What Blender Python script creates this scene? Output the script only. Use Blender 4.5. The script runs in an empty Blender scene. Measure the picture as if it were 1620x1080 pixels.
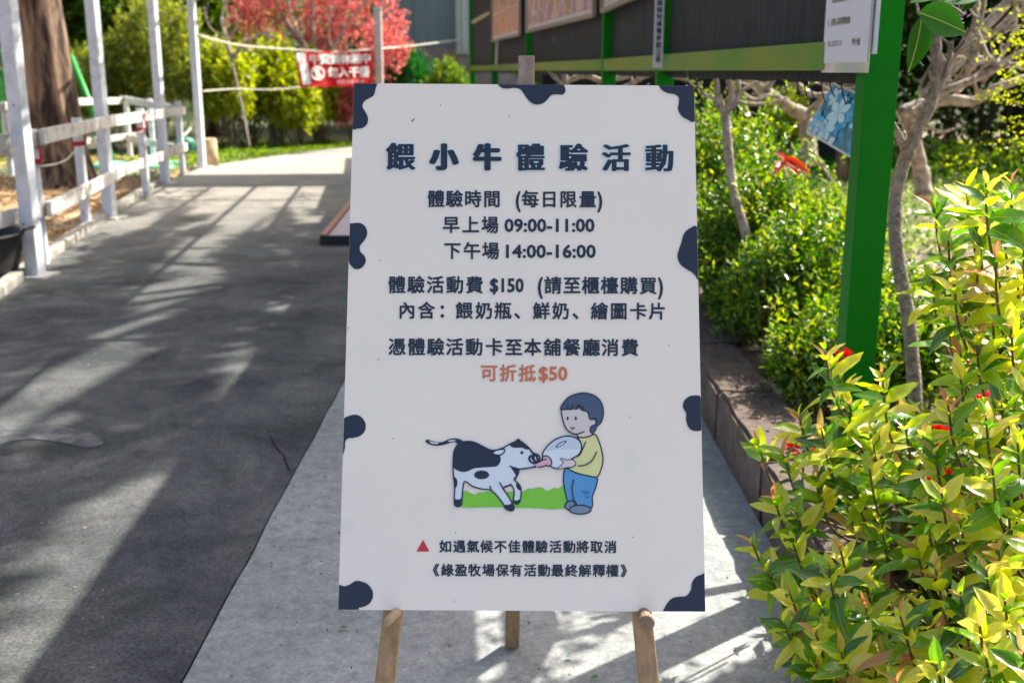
import bpy, bmesh, math, random
import numpy as np
from mathutils import Vector, Matrix, Quaternion, noise
from mathutils.geometry import tessellate_polygon
R = math.radians
scene = bpy.context.scene
C = scene.collection
# ---------------------------------------------------------------- camera
H = 1.42; PITCH = R(13.9); F = 1730.0
cd = bpy.data.cameras.new('camera'); cam = bpy.data.objects.new('camera', cd); C.objects.link(cam)
cam.location = (0, 0, H); cam.rotation_euler = (R(90) - PITCH, 0, 0)
cd.sensor_width = 36; cd.lens = F / 1620 * 36; cd.clip_start = .05; cd.clip_end = 500
cd.dof.use_dof = True; cd.dof.focus_distance = 1.86; cd.dof.aperture_fstop = 5.8
scene.camera = cam
# ---------------------------------------------------------------- sky, sun, exposure
SUN = Vector((.75, .60, 1.0)).normalized()
w = bpy.data.worlds.new('World'); scene.world = w; w.use_nodes = True
nt = w.node_tree; nt.nodes.clear()
sky = nt.nodes.new('ShaderNodeTexSky'); sky.sky_type = 'NISHITA'; sky.sun_disc = False
sky.sun_elevation = math.asin(SUN.z); sky.sun_rotation = math.atan2(SUN.x, SUN.y)
sky.air_density = .8; sky.dust_density = 5.0; sky.ozone_density = .2
bg = nt.nodes.new('ShaderNodeBackground'); bg.inputs[1].default_value = .125
wo = nt.nodes.new('ShaderNodeOutputWorld')
nt.links.new(sky.outputs[0], bg.inputs[0]); nt.links.new(bg.outputs[0], wo.inputs[0])
ld = bpy.data.lights.new('sun', 'SUN'); ld.energy = 5.0; ld.angle = R(.53); ld.color = (1, .94, .84)
lo = bpy.data.objects.new('sun', ld); C.objects.link(lo)
lo.rotation_euler = SUN.to_track_quat('Z', 'Y').to_euler(); lo.location = (8, 6, 12)
scene.view_settings.view_transform = 'Standard'; scene.view_settings.look = 'None'
scene.view_settings.gamma = 1; scene.view_settings.exposure = 1.33
scene.view_settings.use_curve_mapping = False
scene.cycles.max_bounces = 8; scene.cycles.transparent_max_bounces = 8
# ---------------------------------------------------------------- helpers
cp, sp_ = math.cos(PITCH), math.sin(PITCH)
def P(px, py, d):
    "world point seen at photo pixel px,py at depth d along the view axis"
    x = (px - 810) / F * d; y = (540 - py) / F * d
    return Vector((x, d * cp + y * sp_, H - d * sp_ + y * cp))
def G(px, py, z=0.0):
    r = P(px, py, 1.0) - Vector((0, 0, H))
    return Vector((0, 0, H)) + r * ((z - H) / r.z)
def tag(o, label=None, cat=None, group=None, kind=None):
    if label: o['label'] = label
    if cat: o['category'] = cat
    if group: o['group'] = group
    if kind: o['kind'] = kind
    return o
def empty(name, loc=(0, 0, 0), label=None, cat=None, group=None):
    o = bpy.data.objects.new(name, None); C.objects.link(o); o.location = loc; o.empty_display_size = .1
    return tag(o, label, cat, group)
MATS = {}
def link(nt, a, b): nt.links.new(a, b)
def mat(name, col, rough=.7, spec=.4, col2=None, scale=8, contrast=(.35, .65), bump=0, bscale=60, stretch=(1, 1, 1), metal=0, coat=0, detail=6, col3=None, scale3=1.2, c3=(.45, .6)):
    if name in MATS: return MATS[name]
    m = bpy.data.materials.new(name); m.use_nodes = True; n = m.node_tree.nodes; L = m.node_tree.links
    b = n['Principled BSDF']; b.inputs['Roughness'].default_value = rough; b.inputs['Specular IOR Level'].default_value = spec
    b.inputs['Metallic'].default_value = metal; b.inputs['Coat Weight'].default_value = coat
    b.inputs['Base Color'].default_value = (*col, 1)
    tc = n.new('ShaderNodeTexCoord'); mp = n.new('ShaderNodeMapping'); mp.inputs['Scale'].default_value = stretch
    L.new(tc.outputs['Object'], mp.inputs[0])
    if col2:
        t = n.new('ShaderNodeTexNoise'); t.inputs['Scale'].default_value = scale; t.inputs['Detail'].default_value = detail; t.inputs['Roughness'].default_value = .65
        L.new(mp.outputs[0], t.inputs[0])
        r = n.new('ShaderNodeValToRGB'); r.color_ramp.elements[0].position, r.color_ramp.elements[1].position = contrast
        r.color_ramp.elements[0].color = (*col, 1); r.color_ramp.elements[1].color = (*col2, 1)
        L.new(t.outputs[0], r.inputs[0]); out = r.outputs[0]
        if col3:
            t3 = n.new('ShaderNodeTexNoise'); t3.inputs['Scale'].default_value = scale3; t3.inputs['Detail'].default_value = 7
            L.new(mp.outputs[0], t3.inputs[0])
            r3 = n.new('ShaderNodeValToRGB'); r3.color_ramp.elements[0].position, r3.color_ramp.elements[1].position = c3
            L.new(t3.outputs[0], r3.inputs[0])
            mx = n.new('ShaderNodeMix'); mx.data_type = 'RGBA'; L.new(r3.outputs[0], mx.inputs[0]); L.new(out, mx.inputs[6]); mx.inputs[7].default_value = (*col3, 1)
            out = mx.outputs[2]
        L.new(out, b.inputs['Base Color'])
    if bump:
        t2 = n.new('ShaderNodeTexNoise'); t2.inputs['Scale'].default_value = bscale; t2.inputs['Detail'].default_value = 5
        L.new(mp.outputs[0], t2.inputs[0]); bp = n.new('ShaderNodeBump'); bp.inputs['Strength'].default_value = bump; bp.inputs['Distance'].default_value = .01
        L.new(t2.outputs[0], bp.inputs['Height']); L.new(bp.outputs[0], b.inputs['Normal'])
    MATS[name] = m; return m
def leafmat(name, cols, trans=.45, rough=.4, perobj=False, spec=.45):
    if name in MATS: return MATS[name]
    m = bpy.data.materials.new(name); m.use_nodes = True; n = m.node_tree.nodes; L = m.node_tree.links
    b = n['Principled BSDF']; b.inputs['Roughness'].default_value = rough; b.inputs['Specular IOR Level'].default_value = spec
    if perobj:
        g = n.new('ShaderNodeObjectInfo'); o = g.outputs['Random']
    else:
        g = n.new('ShaderNodeNewGeometry'); o = g.outputs['Random Per Island']
    r = n.new('ShaderNodeValToRGB'); cr = r.color_ramp
    while len(cr.elements) < len(cols): cr.elements.new(.5)
    for i, c in enumerate(cols):
        cr.elements[i].position = i / max(1, len(cols) - 1); cr.elements[i].color = (*c, 1)
    L.new(o, r.inputs[0]); colout = r.outputs[0]
    if perobj:   # a leaf blade: pale midrib and blotches, run along local x
        tc = n.new('ShaderNodeTexCoord'); nz = n.new('ShaderNodeTexNoise'); nz.inputs['Scale'].default_value = 45; L.new(tc.outputs['Object'], nz.inputs[0])
        sx = n.new('ShaderNodeSeparateXYZ'); L.new(tc.outputs['Object'], sx.inputs[0])
        ab = n.new('ShaderNodeMath'); ab.operation = 'ABSOLUTE'; L.new(sx.outputs[1], ab.inputs[0])
        lt = n.new('ShaderNodeMath'); lt.operation = 'LESS_THAN'; L.new(ab.outputs[0], lt.inputs[0]); lt.inputs[1].default_value = .011
        mx = n.new('ShaderNodeMix'); mx.data_type = 'RGBA'; ml = n.new('ShaderNodeMath'); ml.operation = 'MULTIPLY'; ml.inputs[1].default_value = .4
        L.new(lt.outputs[0], ml.inputs[0]); L.new(ml.outputs[0], mx.inputs[0]); L.new(colout, mx.inputs[6]); mx.inputs[7].default_value = (.55, .52, .16, 1)
        hs = n.new('ShaderNodeHueSaturation'); mr = n.new('ShaderNodeMapRange'); mr.inputs[3].default_value = .65; mr.inputs[4].default_value = 1.4
        L.new(nz.outputs[0], mr.inputs[0]); L.new(mr.outputs[0], hs.inputs['Value']); L.new(mx.outputs[2], hs.inputs['Color']); colout = hs.outputs[0]
    L.new(colout, b.inputs['Base Color'])
    t = n.new('ShaderNodeBsdfTranslucent'); hs2 = n.new('ShaderNodeHueSaturation'); hs2.inputs['Saturation'].default_value = 1.15; hs2.inputs['Value'].default_value = 1.5 if not perobj else 1.7
    L.new(colout, hs2.inputs['Color']); L.new(hs2.outputs[0], t.inputs[0])
    ms = n.new('ShaderNodeMixShader'); ms.inputs[0].default_value = trans
    L.new(b.outputs[0], ms.inputs[1]); L.new(t.outputs[0], ms.inputs[2]); L.new(ms.outputs[0], n['Material Output'].inputs[0])
    MATS[name] = m; return m
class MB:
    def __init__(s): s.v = []; s.f = []; s.mi = []; s.mats = []; s.cur = 0
    def use(s, m):
        if m not in s.mats: s.mats.append(m)
        s.cur = s.mats.index(m); return s
    def add(s, vs, fs):
        k = len(s.v); s.v += [tuple(v) for v in vs]; s.f += [tuple(i + k for i in f) for f in fs]; s.mi += [s.cur] * len(fs); return s
    def box(s, c, size, rot=None, bev=0):
        hx, hy, hz = [a / 2 for a in size]; M = rot if rot is not None else Matrix.Identity(3)
        c = Vector(c)
        if bev <= 0:
            vs = [c + M @ Vector((x * hx, y * hy, z * hz)) for x in (-1, 1) for y in (-1, 1) for z in (-1, 1)]
            return s.add(vs, [(0, 1, 3, 2), (4, 6, 7, 5), (0, 4, 5, 1), (2, 3, 7, 6), (0, 2, 6, 4), (1, 5, 7, 3)])
        bm = bmesh.new(); bmesh.ops.create_cube(bm, size=1)
        for v in bm.verts: v.co = Vector((v.co.x * size[0], v.co.y * size[1], v.co.z * size[2]))
        bmesh.ops.bevel(bm, geom=bm.edges[:], offset=bev, segments=2, affect='EDGES', profile=.6)
        bm.verts.index_update(); vs = [c + M @ v.co for v in bm.verts]; fs = [[v.index for v in f.verts] for f in bm.faces]; bm.free()
        return s.add(vs, fs)
    def bar(s, a, b, wx, wy, up=(0, 0, 1), bev=0):
        a, b = Vector(a), Vector(b); z = (b - a); L = z.length; z.normalize()
        y = Vector(up) - z * z.dot(Vector(up))
        if y.length < 1e-4: y = Vector((0, 1, 0)) - z * z.y
        y.normalize(); x = y.cross(z)
        return s.box((a + b) / 2, (wx, wy, L), Matrix((x, y, z)).transposed(), bev)
    def tube(s, pts, rad, n=8, cap=True):
        pts = [Vector(p) for p in pts]
        if not hasattr(rad, '__len__'): rad = [rad] * len(pts)
        t0 = (pts[1] - pts[0]).normalized(); ref = Vector((0, 0, 1)) if abs(t0.z) < .9 else Vector((1, 0, 0))
        u = t0.cross(ref).normalized(); vs = []; fs = []
        for i, p in enumerate(pts):
            t = (pts[min(i + 1, len(pts) - 1)] - pts[max(i - 1, 0)]).normalized()
            u = (u - t * t.dot(u)).normalized(); v = t.cross(u)
            for k in range(n):
                a = 2 * math.pi * k / n; vs.append(p + (u * math.cos(a) + v * math.sin(a)) * rad[i])
        for i in range(len(pts) - 1):
            for k in range(n): fs.append((i * n + k, i * n + (k + 1) % n, (i + 1) * n + (k + 1) % n, (i + 1) * n + k))
        if cap: fs.append(tuple(range(n))[::-1]); fs.append(tuple((len(pts) - 1) * n + k for k in range(n)))
        return s.add(vs, fs)
    def build(s, name, m=None, parent=None, smooth=False, loc=None):
        me = bpy.data.meshes.new(name); me.from_pydata(s.v, [], s.f)
        if m is not None: me.materials.append(m)
        else:
            for q in s.mats: me.materials.append(q)
            me.polygons.foreach_set('material_index', s.mi)
        if smooth: me.polygons.foreach_set('use_smooth', [True] * len(me.polygons))
        me.update()
        o = bpy.data.objects.new(name, me); C.objects.link(o)
        if parent is not None: o.parent = parent; o.matrix_parent_inverse = Matrix.Translation(-Vector(parent.location))
        return o
def attach(o, parent):
    o.parent = parent; o.matrix_parent_inverse = Matrix.Translation(-Vector(parent.location)); return o
def spline(pts, sub=5, closed=False):
    pts = [Vector(p) for p in pts]; n = len(pts); out = []
    rng_ = range(n if closed else n - 1)
    for i in rng_:
        if closed: a, b, c, d = pts[(i - 1) % n], pts[i], pts[(i + 1) % n], pts[(i + 2) % n]
        else: a, b, c, d = pts[max(i - 1, 0)], pts[i], pts[i + 1], pts[min(i + 2, n - 1)]
        for k in range(sub):
            t = k / sub
            out.append(.5 * ((2 * b) + (c - a) * t + (2 * a - 5 * b + 4 * c - d) * t * t + (3 * b - a - 3 * c + d) * t ** 3))
    if not closed: out.append(pts[-1])
    return out
def lerp(a, b, t): return a + (b - a) * t
rng = np.random.default_rng(7); rnd = random.Random(11)
def norm(a): return a / np.maximum(np.linalg.norm(a, axis=1, keepdims=True), 1e-9)
def leaf_mesh(name, p, d, L, W, m, parent=None, fold=.25, kind=None, nb=None):
    "many small folded leaf blades, one joined mesh"
    n = len(p); d = norm(d)
    r = rng.normal(size=(n, 3)) * .6 + (np.array(nb) if nb is not None else np.array([0, 0, 1.]))
    s = norm(np.cross(d, r)); nn = np.cross(s, d)
    L = (np.ones(n) * L * rng.uniform(.6, 1.2, n))[:, None]; W = L * (W)
    v = np.empty((n, 4, 3)); v[:, 0] = p
    mid = p + d * L * .48; up = nn * W * fold
    v[:, 1] = mid + s * W * .5 + up; v[:, 2] = p + d * L - nn * L * .12; v[:, 3] = mid - s * W * .5 + up
    me = bpy.data.meshes.new(name); me.vertices.add(n * 4); me.vertices.foreach_set('co', v.reshape(-1).astype(np.float32))
    base = np.arange(n)[:, None] * 4
    loops = (base + np.array([0, 1, 2, 0, 2, 3])).reshape(-1)
    me.loops.add(n * 6); me.loops.foreach_set('vertex_index', loops.astype(np.int32))
    me.polygons.add(n * 2); me.polygons.foreach_set('loop_start', (np.arange(n * 2) * 3).astype(np.int32))
    me.update(calc_edges=True); me.materials.append(m)
    o = bpy.data.objects.new(name, me); C.objects.link(o)
    if parent is not None: attach(o, parent)
    if kind: o['kind'] = kind
    return o
def sprigs(tips, dirs, per, tl, spread=.9):
    "leaf positions and directions along twigs ending at tips"
    n = len(tips); t = np.tile(np.linspace(0, 1, per), n); T = np.repeat(tips, per, 0); D = np.repeat(norm(dirs), per, 0)
    p = T - D * (t[:, None] * tl) + rng.normal(size=T.shape) * tl * .04
    q = rng.normal(size=T.shape); q = norm(q - D * (q * D).sum(1, keepdims=True))
    d = q * spread + D * (1.1 - t[:, None] * .6)
    return p, d
# ---------------------------------------------------------------- materials
M_white = mat('white_paint', (.72, .75, .80), .5, col2=(.52, .53, .55), scale=12, contrast=(.45, .75), bump=.15, bscale=50, col3=(.25, .20, .15), scale3=16, c3=(.64, .72))
M_whitewood = mat('weathered_white_wood', (.62, .60, .56), .8, col2=(.27, .24, .21), scale=7, contrast=(.46, .74), bump=.3, bscale=60, stretch=(1, 1, 1))
M_green = mat('green_paint', (.001, .165, .003), .55, spec=.15, col2=(.001, .19, .004), scale=3, bump=.12, bscale=140, col3=(.10, .055, .02), scale3=34, c3=(.685, .70))
M_net = mat('black_shade_net', (.012, .012, .014), .75, col2=(.05, .05, .05), scale=26, contrast=(.4, .8), bump=.5, bscale=260, stretch=(1, 1, .25))
M_asph = mat('aged_asphalt', (.020, .023, .025), .9, col2=(.135, .132, .122), scale=38, contrast=(.34, .68), bump=.7, bscale=110, detail=13, col3=(.045, .052, .03), scale3=.7, c3=(.5, .75))
M_conc = mat('pale_concrete', (.34, .375, .375), .9, col2=(.22, .255, .27), scale=5, contrast=(.35, .8), bump=.25, bscale=150, detail=12)
M_apron = mat('dusty_concrete', (.33, .305, .27), .9, col2=(.24, .22, .195), scale=2.5, contrast=(.35, .7), bump=.2, bscale=80, detail=10)
M_soil = mat('garden_soil', (.16, .12, .085), .95, col2=(.30, .25, .19), scale=6, contrast=(.35, .65), bump=.8, bscale=30)
M_earth = mat('earth', (.10, .085, .055), .95, col2=(.08, .12, .035), scale=1.2, contrast=(.4, .6), bump=.6, bscale=20)
M_kerbst = mat('weathered_kerb_stone', (.165, .12, .10), .95, col2=(.06, .045, .035), scale=14, contrast=(.3, .7), bump=.9, bscale=45, detail=10)
M_wood = mat('easel_pine', (.44, .29, .155), .6, col2=(.25, .155, .08), scale=9, contrast=(.35, .7), bump=.25, bscale=40, stretch=(7, 7, .5))
M_bark = mat('brown_bark', (.035, .022, .016), .9, col2=(.34, .22, .145), scale=3.2, contrast=(.42, .64), bump=1, bscale=14, stretch=(3, 3, .5))
M_palebark = mat('pale_bark', (.46, .39, .31), .85, col2=(.16, .12, .085), scale=22, contrast=(.38, .66), bump=.9, bscale=60)
M_greybark = mat('grey_brown_bark', (.34, .28, .215), .9, col2=(.13, .10, .075), scale=45, contrast=(.35, .65), bump=1, bscale=90)
M_twig = mat('twig', (.10, .07, .04), .8)
M_rope = mat('rope', (.62, .57, .50), .9)
M_redcord = mat('red_cord', (.45, .03, .04), .7)
M_black = mat('black_rubber', (.012, .012, .012), .6, col2=(.03, .028, .026), scale=5)
# ---------------------------------------------------------------- ground
def paving_mat(name, dark, light, stain, far_pale=None, grain=(.55, 1.5), far_span=(7.5, 13.5), gs=170):
    m = bpy.data.materials.new(name); m.use_nodes = True; n = m.node_tree.nodes; L = m.node_tree.links
    b = n['Principled BSDF']; b.inputs['Roughness'].default_value = .92; b.inputs['Specular IOR Level'].default_value = .25
    tc = n.new('ShaderNodeTexCoord'); o = tc.outputs['Object']
    def nz(sc, det, ro=.6, dist=0):
        t = n.new('ShaderNodeTexNoise'); t.inputs['Scale'].default_value = sc; t.inputs['Detail'].default_value = det; t.inputs['Roughness'].default_value = ro; t.inputs['Distortion'].default_value = dist; L.new(o, t.inputs[0]); return t.outputs[0]
    def mr(src, a, b_, c, d):
        t = n.new('ShaderNodeMapRange'); t.inputs[1].default_value = a; t.inputs[2].default_value = b_; t.inputs[3].default_value = c; t.inputs[4].default_value = d; L.new(src, t.inputs[0]); return t.outputs[0]
    def mix(f, a, b_, mode='MIX'):
        t = n.new('ShaderNodeMix'); t.data_type = 'RGBA'; t.blend_type = mode
        if isinstance(f, float): t.inputs[0].default_value = f
        else: L.new(f, t.inputs[0])
        for i, v in ((6, a), (7, b_)):
            if isinstance(v, tuple): t.inputs[i].default_value = (*v, 1)
            else: L.new(v, t.inputs[i])
        return t.outputs[2]
    col = mix(mr(nz(1.7, 9, .68, .4), .36, .66, 0, 1), dark, light)
    col = mix(mr(nz(.9, 8, .7), .52, .72, 0, .75), col, stain)
    if far_pale:
        sx = n.new('ShaderNodeSeparateXYZ'); L.new(o, sx.inputs[0]); f = mr(sx.outputs[1], far_span[0], far_span[1], 0, .9)  # colour blends to the paler far tone along the road
        mu = n.new('ShaderNodeMath'); mu.operation = 'MULTIPLY'; L.new(f, mu.inputs[0]); L.new(mr(nz(2.3, 8, .7), .3, .6, .35, 1), mu.inputs[1]); col = mix(mu.outputs[0], col, far_pale)
    g = mr(nz(gs, 3, .75), .3, .7, grain[0], grain[1]); g2 = mr(nz(22, 8, .75), .32, .68, .74, 1.26)
    mm = n.new('ShaderNodeMath'); mm.operation = 'MULTIPLY'; L.new(g, mm.inputs[0]); L.new(g2, mm.inputs[1])
    hs = n.new('ShaderNodeHueSaturation'); L.new(mm.outputs[0], hs.inputs['Value']); L.new(col, hs.inputs['Color']); col = hs.outputs[0]
    v = n.new('ShaderNodeTexVoronoi'); v.inputs['Scale'].default_value = 24; v.inputs['Randomness'].default_value = 1; L.new(o, v.inputs[0])
    pit = mr(v.outputs['Distance'], .05, .09, 1, 0); sp = mr(nz(3, 4), .5, .6, 0, 1); mu = n.new('ShaderNodeMath'); mu.operation = 'MULTIPLY'; L.new(pit, mu.inputs[0]); L.new(sp, mu.inputs[1])
    col = mix(mu.outputs[0], col, tuple(c * .3 for c in dark)); L.new(col, b.inputs['Base Color'])
    bp = n.new('ShaderNodeBump'); bp.inputs['Strength'].default_value = .35; bp.inputs['Distance'].default_value = .004; L.new(nz(gs * .8, 4, .7), bp.inputs['Height']); L.new(bp.outputs[0], b.inputs['Normal'])
    MATS[name] = m; return m
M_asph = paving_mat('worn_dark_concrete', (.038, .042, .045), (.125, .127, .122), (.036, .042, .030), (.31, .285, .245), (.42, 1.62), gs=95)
M_conc = paving_mat('pale_worn_concrete', (.225, .238, .238), (.325, .335, .322), (.175, .185, .175), None, (.74, 1.24), gs=100)
def sheet(name, pts, m, sub=0):
    o = MB().add([(p[0], p[1], p[2]) for p in pts], [tuple(range(len(pts)))]).build(name, m); o['kind'] = 'structure'; return o
sheet('ground', [(-120, -30, -.05), (120, -30, -.05), (120, 200, -.05), (-120, 200, -.05)], M_earth)
def slab(name, outline, z, th, m):
    mb = MB(); n = len(outline)
    mb.add([(x, y, z) for x, y in outline] + [(x, y, z - th) for x, y in outline], [tuple(range(n))] + [(i, i + n, (i + 1) % n + n, (i + 1) % n) for i in range(n)])
    o = mb.build(name, m); o['kind'] = 'structure'; return o
# left edge of the road
LE = [(-2.9, -4), (-2.95, 3), (-3.3, 7.0), (-3.5, 8.0), (-4.02, 11.0), (-4.52, 14.2)]
def jag(y0, y1, x, n=150, a=.004):
    return [(x + a * noise.noise(Vector((0, y * 3.1, x))) + a * .8 * noise.noise(Vector((3, y * 14, x))), y) for y in np.linspace(y0, y1, n)]
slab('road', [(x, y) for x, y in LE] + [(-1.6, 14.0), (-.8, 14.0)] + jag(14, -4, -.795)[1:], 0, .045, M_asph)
slab('pavement', jag(-4, 14, -.787, a=.005) + [(.8, 14), (.8, -4)], .004, .045, M_conc)
sheet('joint_dirt', [(-.83, -4, -.012), (-.75, -4, -.012), (-.75, 14, -.012), (-.83, 14, -.012)], mat('joint_dirt', (.03, .026, .02), 1, col2=(.07, .06, .045), scale=30))
pp = spline([G(x, y, .004) for x, y in ((-60, 690), (10, 672), (60, 668), (110, 676), (150, 688), (163, 700), (140, 707), (95, 699), (50, 694), (10, 699), (-60, 720))], 4, True)
slab('cement_patch', [(p_.x, p_.y) for p_ in pp[::-1]], .004, .006, mat('cement_patch', (.135, .138, .135), .95, col2=(.075, .078, .078), scale=22, detail=12, contrast=(.42, .58), bump=.4, bscale=120))
for cr in (((425, 688), (437, 706), (448, 722), (459, 745)), ((500, 662), (470, 658), (440, 664))):
    q = spline([G(x, y, .003) for x, y in cr], 6); mb = MB(); vs = []
    for i, p_ in enumerate(q):
        w_ = .0035 * (1 + .6 * noise.noise(p_ * 20)) * (.3 if i in (0, len(q) - 1) else 1); off = Vector((.012 * noise.noise(p_ * 12), 0, 0)); vs += [p_ + off - Vector((w_, 0, 0)), p_ + off + Vector((w_, 0, 0))]
    o = mb.add(vs, [(2 * i, 2 * i + 1, 2 * i + 3, 2 * i + 2) for i in range(len(q) - 1)]).build('road_crack', mat('crack_dark', (.012, .012, .012), 1)); o['kind'] = 'structure'
far = G(555, 232)
slab('concrete_apron', [(-4.53, 14.215), (-4.72, 16.9), (-3.9, 19.4), (-2.9, 21.6), (1.5, 23.0), (2.2, 14.015), (-.8, 14.015)], .0, .045, M_apron)
# low edging along the left side of the road
mb = MB()
for i in range(1, len(LE) - 1):
    a, b = Vector((*LE[i], .0)), Vector((*LE[i + 1], .0)); off = Vector((-.06, 0, .015))
    mb.bar(a + off, b + off, .09, .09, bev=.012)
o = mb.build('road_edging', mat('edging_concrete', (.40, .38, .34), .9, col2=(.18, .17, .14), scale=8, bump=.5, bscale=60)); o['kind'] = 'structure'
# paddock soil with fallen leaves at left, bed at right
slab('paddock_ground', [(-3.08, -4), (-3.1, 3), (-3.45, 7.0), (-3.65, 8.0), (-4.17, 11.0), (-4.67, 14.2), (-4.85, 17), (-5.2, 19), (-14, 19), (-14, -4)], -.02, .02,
     mat('litter_soil', (.42, .25, .11), .95, col2=(.16, .10, .055), scale=7, contrast=(.35, .65), bump=.9, bscale=30, col3=(.40, .30, .18), scale3=2))
slab('concrete_pad', [(-7.6, 15.2), (-4.9, 15.2), (-5.0, 17.6), (-7.9, 17.6)], -.010, .012, mat('pad_grey', (.17, .17, .18), .9, col2=(.12, .12, .12), scale=4))
slab('garden_bed', [(1.0, -4), (1.0, 14), (1.9, 24), (22, 24), (22, -4)], .14, .2, M_soil)
# ---------------------------------------------------------------- kerb of stone blocks
kerb = empty('stone_kerb', (.9, 3.5, 0), 'weathered brown stone kerb edging the planting bed beside the pale concrete', 'kerb')
ys = [.2, .95, 1.75, 2.5, 3.3, 4.08, 4.86, 5.7, 6.5, 7.4, 8.3, 9.2, 10.2, 11.2, 12.3, 13.4]
for a, b in zip(ys[:-1], ys[1:]):
    bm = bmesh.new(); bmesh.ops.create_cube(bm, size=1)
    for v in bm.verts: v.co = Vector((v.co.x * .23, v.co.y * (b - a - .012), v.co.z * .25))
    bmesh.ops.bevel(bm, geom=bm.edges[:], offset=.014, segments=2, affect='EDGES')
    bmesh.ops.subdivide_edges(bm, edges=[e for e in bm.edges if abs((e.verts[0].co - e.verts[1].co).y) > .3], cuts=9)
    bmesh.ops.subdivide_edges(bm, edges=[e for e in bm.edges if (e.verts[0].co - e.verts[1].co).length > .15], cuts=3)
    cy = (a + b) / 2; dz = rnd.uniform(-.008, .008)
    for v in bm.verts:
        q = v.co + Vector((.915, cy, .09 + dz)); v.co += Vector((noise.noise(q * 9), noise.noise(q * 9 + Vector((5, 0, 0))), noise.noise(q * 9 + Vector((0, 5, 0))))) * .010
        v.co += Vector((noise.noise(q * 30), 0, noise.noise(q * 30 + Vector((0, 5, 0))))) * .004
    me = bpy.data.meshes.new('block'); bm.to_mesh(me); bm.free(); me.materials.append(M_kerbst)
    o = bpy.data.objects.new('block', me); C.objects.link(o); attach(o, kerb)
    o.location = (.915, cy, .09 + dz); o.rotation_euler.z = rnd.uniform(-.006, .006)
# ---------------------------------------------------------------- far setting
# wooded slope that closes the view
mb = MB(); nx, ny = 60, 10; vs = []
for j in range(ny):
    for i in range(nx):
        x = lerp(-45, 45, i / (nx - 1)); y = lerp(33, 55, j / (ny - 1))
        vs.append((x, y + noise.noise(Vector((x * .3, j, 0))) * 1.2, -.06 + j * 1.6 + noise.noise(Vector((x * .2, j * .7, 3))) * .8 * (j > 0)))
mb.add(vs, [(j * nx + i, j * nx + i + 1, (j + 1) * nx + i + 1, (j + 1) * nx + i) for j in range(ny - 1) for i in range(nx - 1)])
o = mb.build('wooded_slope', mat('slope_green', (.03, .05, .015), .9, col2=(.07, .11, .03), scale=1.5), smooth=True); o['kind'] = 'structure'
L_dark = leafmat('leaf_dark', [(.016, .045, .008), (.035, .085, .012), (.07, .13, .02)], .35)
L_mid = leafmat('leaf_mid', [(.05, .12, .012), (.12, .22, .02), (.26, .32, .04)], .5)
L_olive = leafmat('leaf_olive', [(.08, .12, .02), (.20, .24, .035), (.38, .38, .08)], .45)
L_lime = leafmat('leaf_lime', [(.16, .24, .015), (.34, .40, .03), (.52, .52, .06)], .5)
L_red = leafmat('leaf_red', [(.38, .07, .08), (.58, .15, .17), (.66, .27, .24), (.42, .16, .08)], .45)
L_small = leafmat('leaf_small_glossy', [(.012, .05, .005), (.035, .12, .008), (.13, .26, .012), (.42, .46, .04)], .45, rough=.3, spec=.6)
L_shoot = leafmat('leaf_shoot', [(.10, .22, .015), (.22, .32, .03), (.40, .38, .06)], .4, .3)
L_cover = leafmat('leaf_cover', [(.10, .19, .04), (.22, .29, .09), (.36, .38, .18)], .4)
L_litter = leafmat('leaf_litter_brown', [(.45, .26, .10), (.28, .15, .06), (.5, .36, .18)], .2)
# far wood
n = 42000; pos = np.c_[rng.uniform(-24, 24, n), rng.uniform(27, 32.5, n), rng.uniform(0, 1, n) ** .8 * 7.5]
keep = (pos[:, 0] < -3.4) | (pos[:, 0] > 9); pos = pos[keep]
cl = np.array([noise.noise(Vector((x * .7, y * .7, z * .9))) for x, y, z in pos]) > -.12; pos = pos[cl]
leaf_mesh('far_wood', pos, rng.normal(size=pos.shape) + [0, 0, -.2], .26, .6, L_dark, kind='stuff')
# corrugated shed
shed = empty('metal_shed', (0, 27, 0), 'grey green corrugated metal shed standing behind the noticeboard', 'shed')
mb = MB(); xs = np.arange(-3.25, 7.5, .075); z0, z1 = 1.95, 5.0; vs = []
for i, x in enumerate(xs): vs += [(x, 27 - (.0, .03, .03, .0)[i % 4], z0), (x, 27 - (.0, .03, .03, .0)[i % 4], z1)]
mb.add(vs, [(2 * i, 2 * i + 2, 2 * i + 3, 2 * i + 1) for i in range(len(xs) - 1)])
mb.build('cladding', mat('shed_grey', (.20, .30, .31), .5, col2=(.16, .24, .25), scale=1.2, stretch=(4, 1, .3)), shed)
MB().box((2.1, 27.1, .97), (10.8, .25, 1.95)).build('base_wall', mat('shed_base', (.42, .38, .35), .9, col2=(.2, .17, .15), scale=3), shed)
MB().box((2.1, 30, 2.5), (10.8, 5.5, 4.9)).build('back_wall', mat('shed_grey2', (.13, .17, .17), .6), shed)
MB().box((-1.18, 26.85, 3.4), (.30, .1, 3.2), bev=.01).build('corner_trim', mat('shed_trim', (.55, .62, .58), .5), shed)
mb = MB()
for x in (-1.25, -1.15): mb.tube([(x, 26.75, 1.9), (x, 26.75, 5)], .025, 8)
mb.build('downpipe', mat('pipe_pale', (.6, .66, .62), .4), shed)
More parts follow.
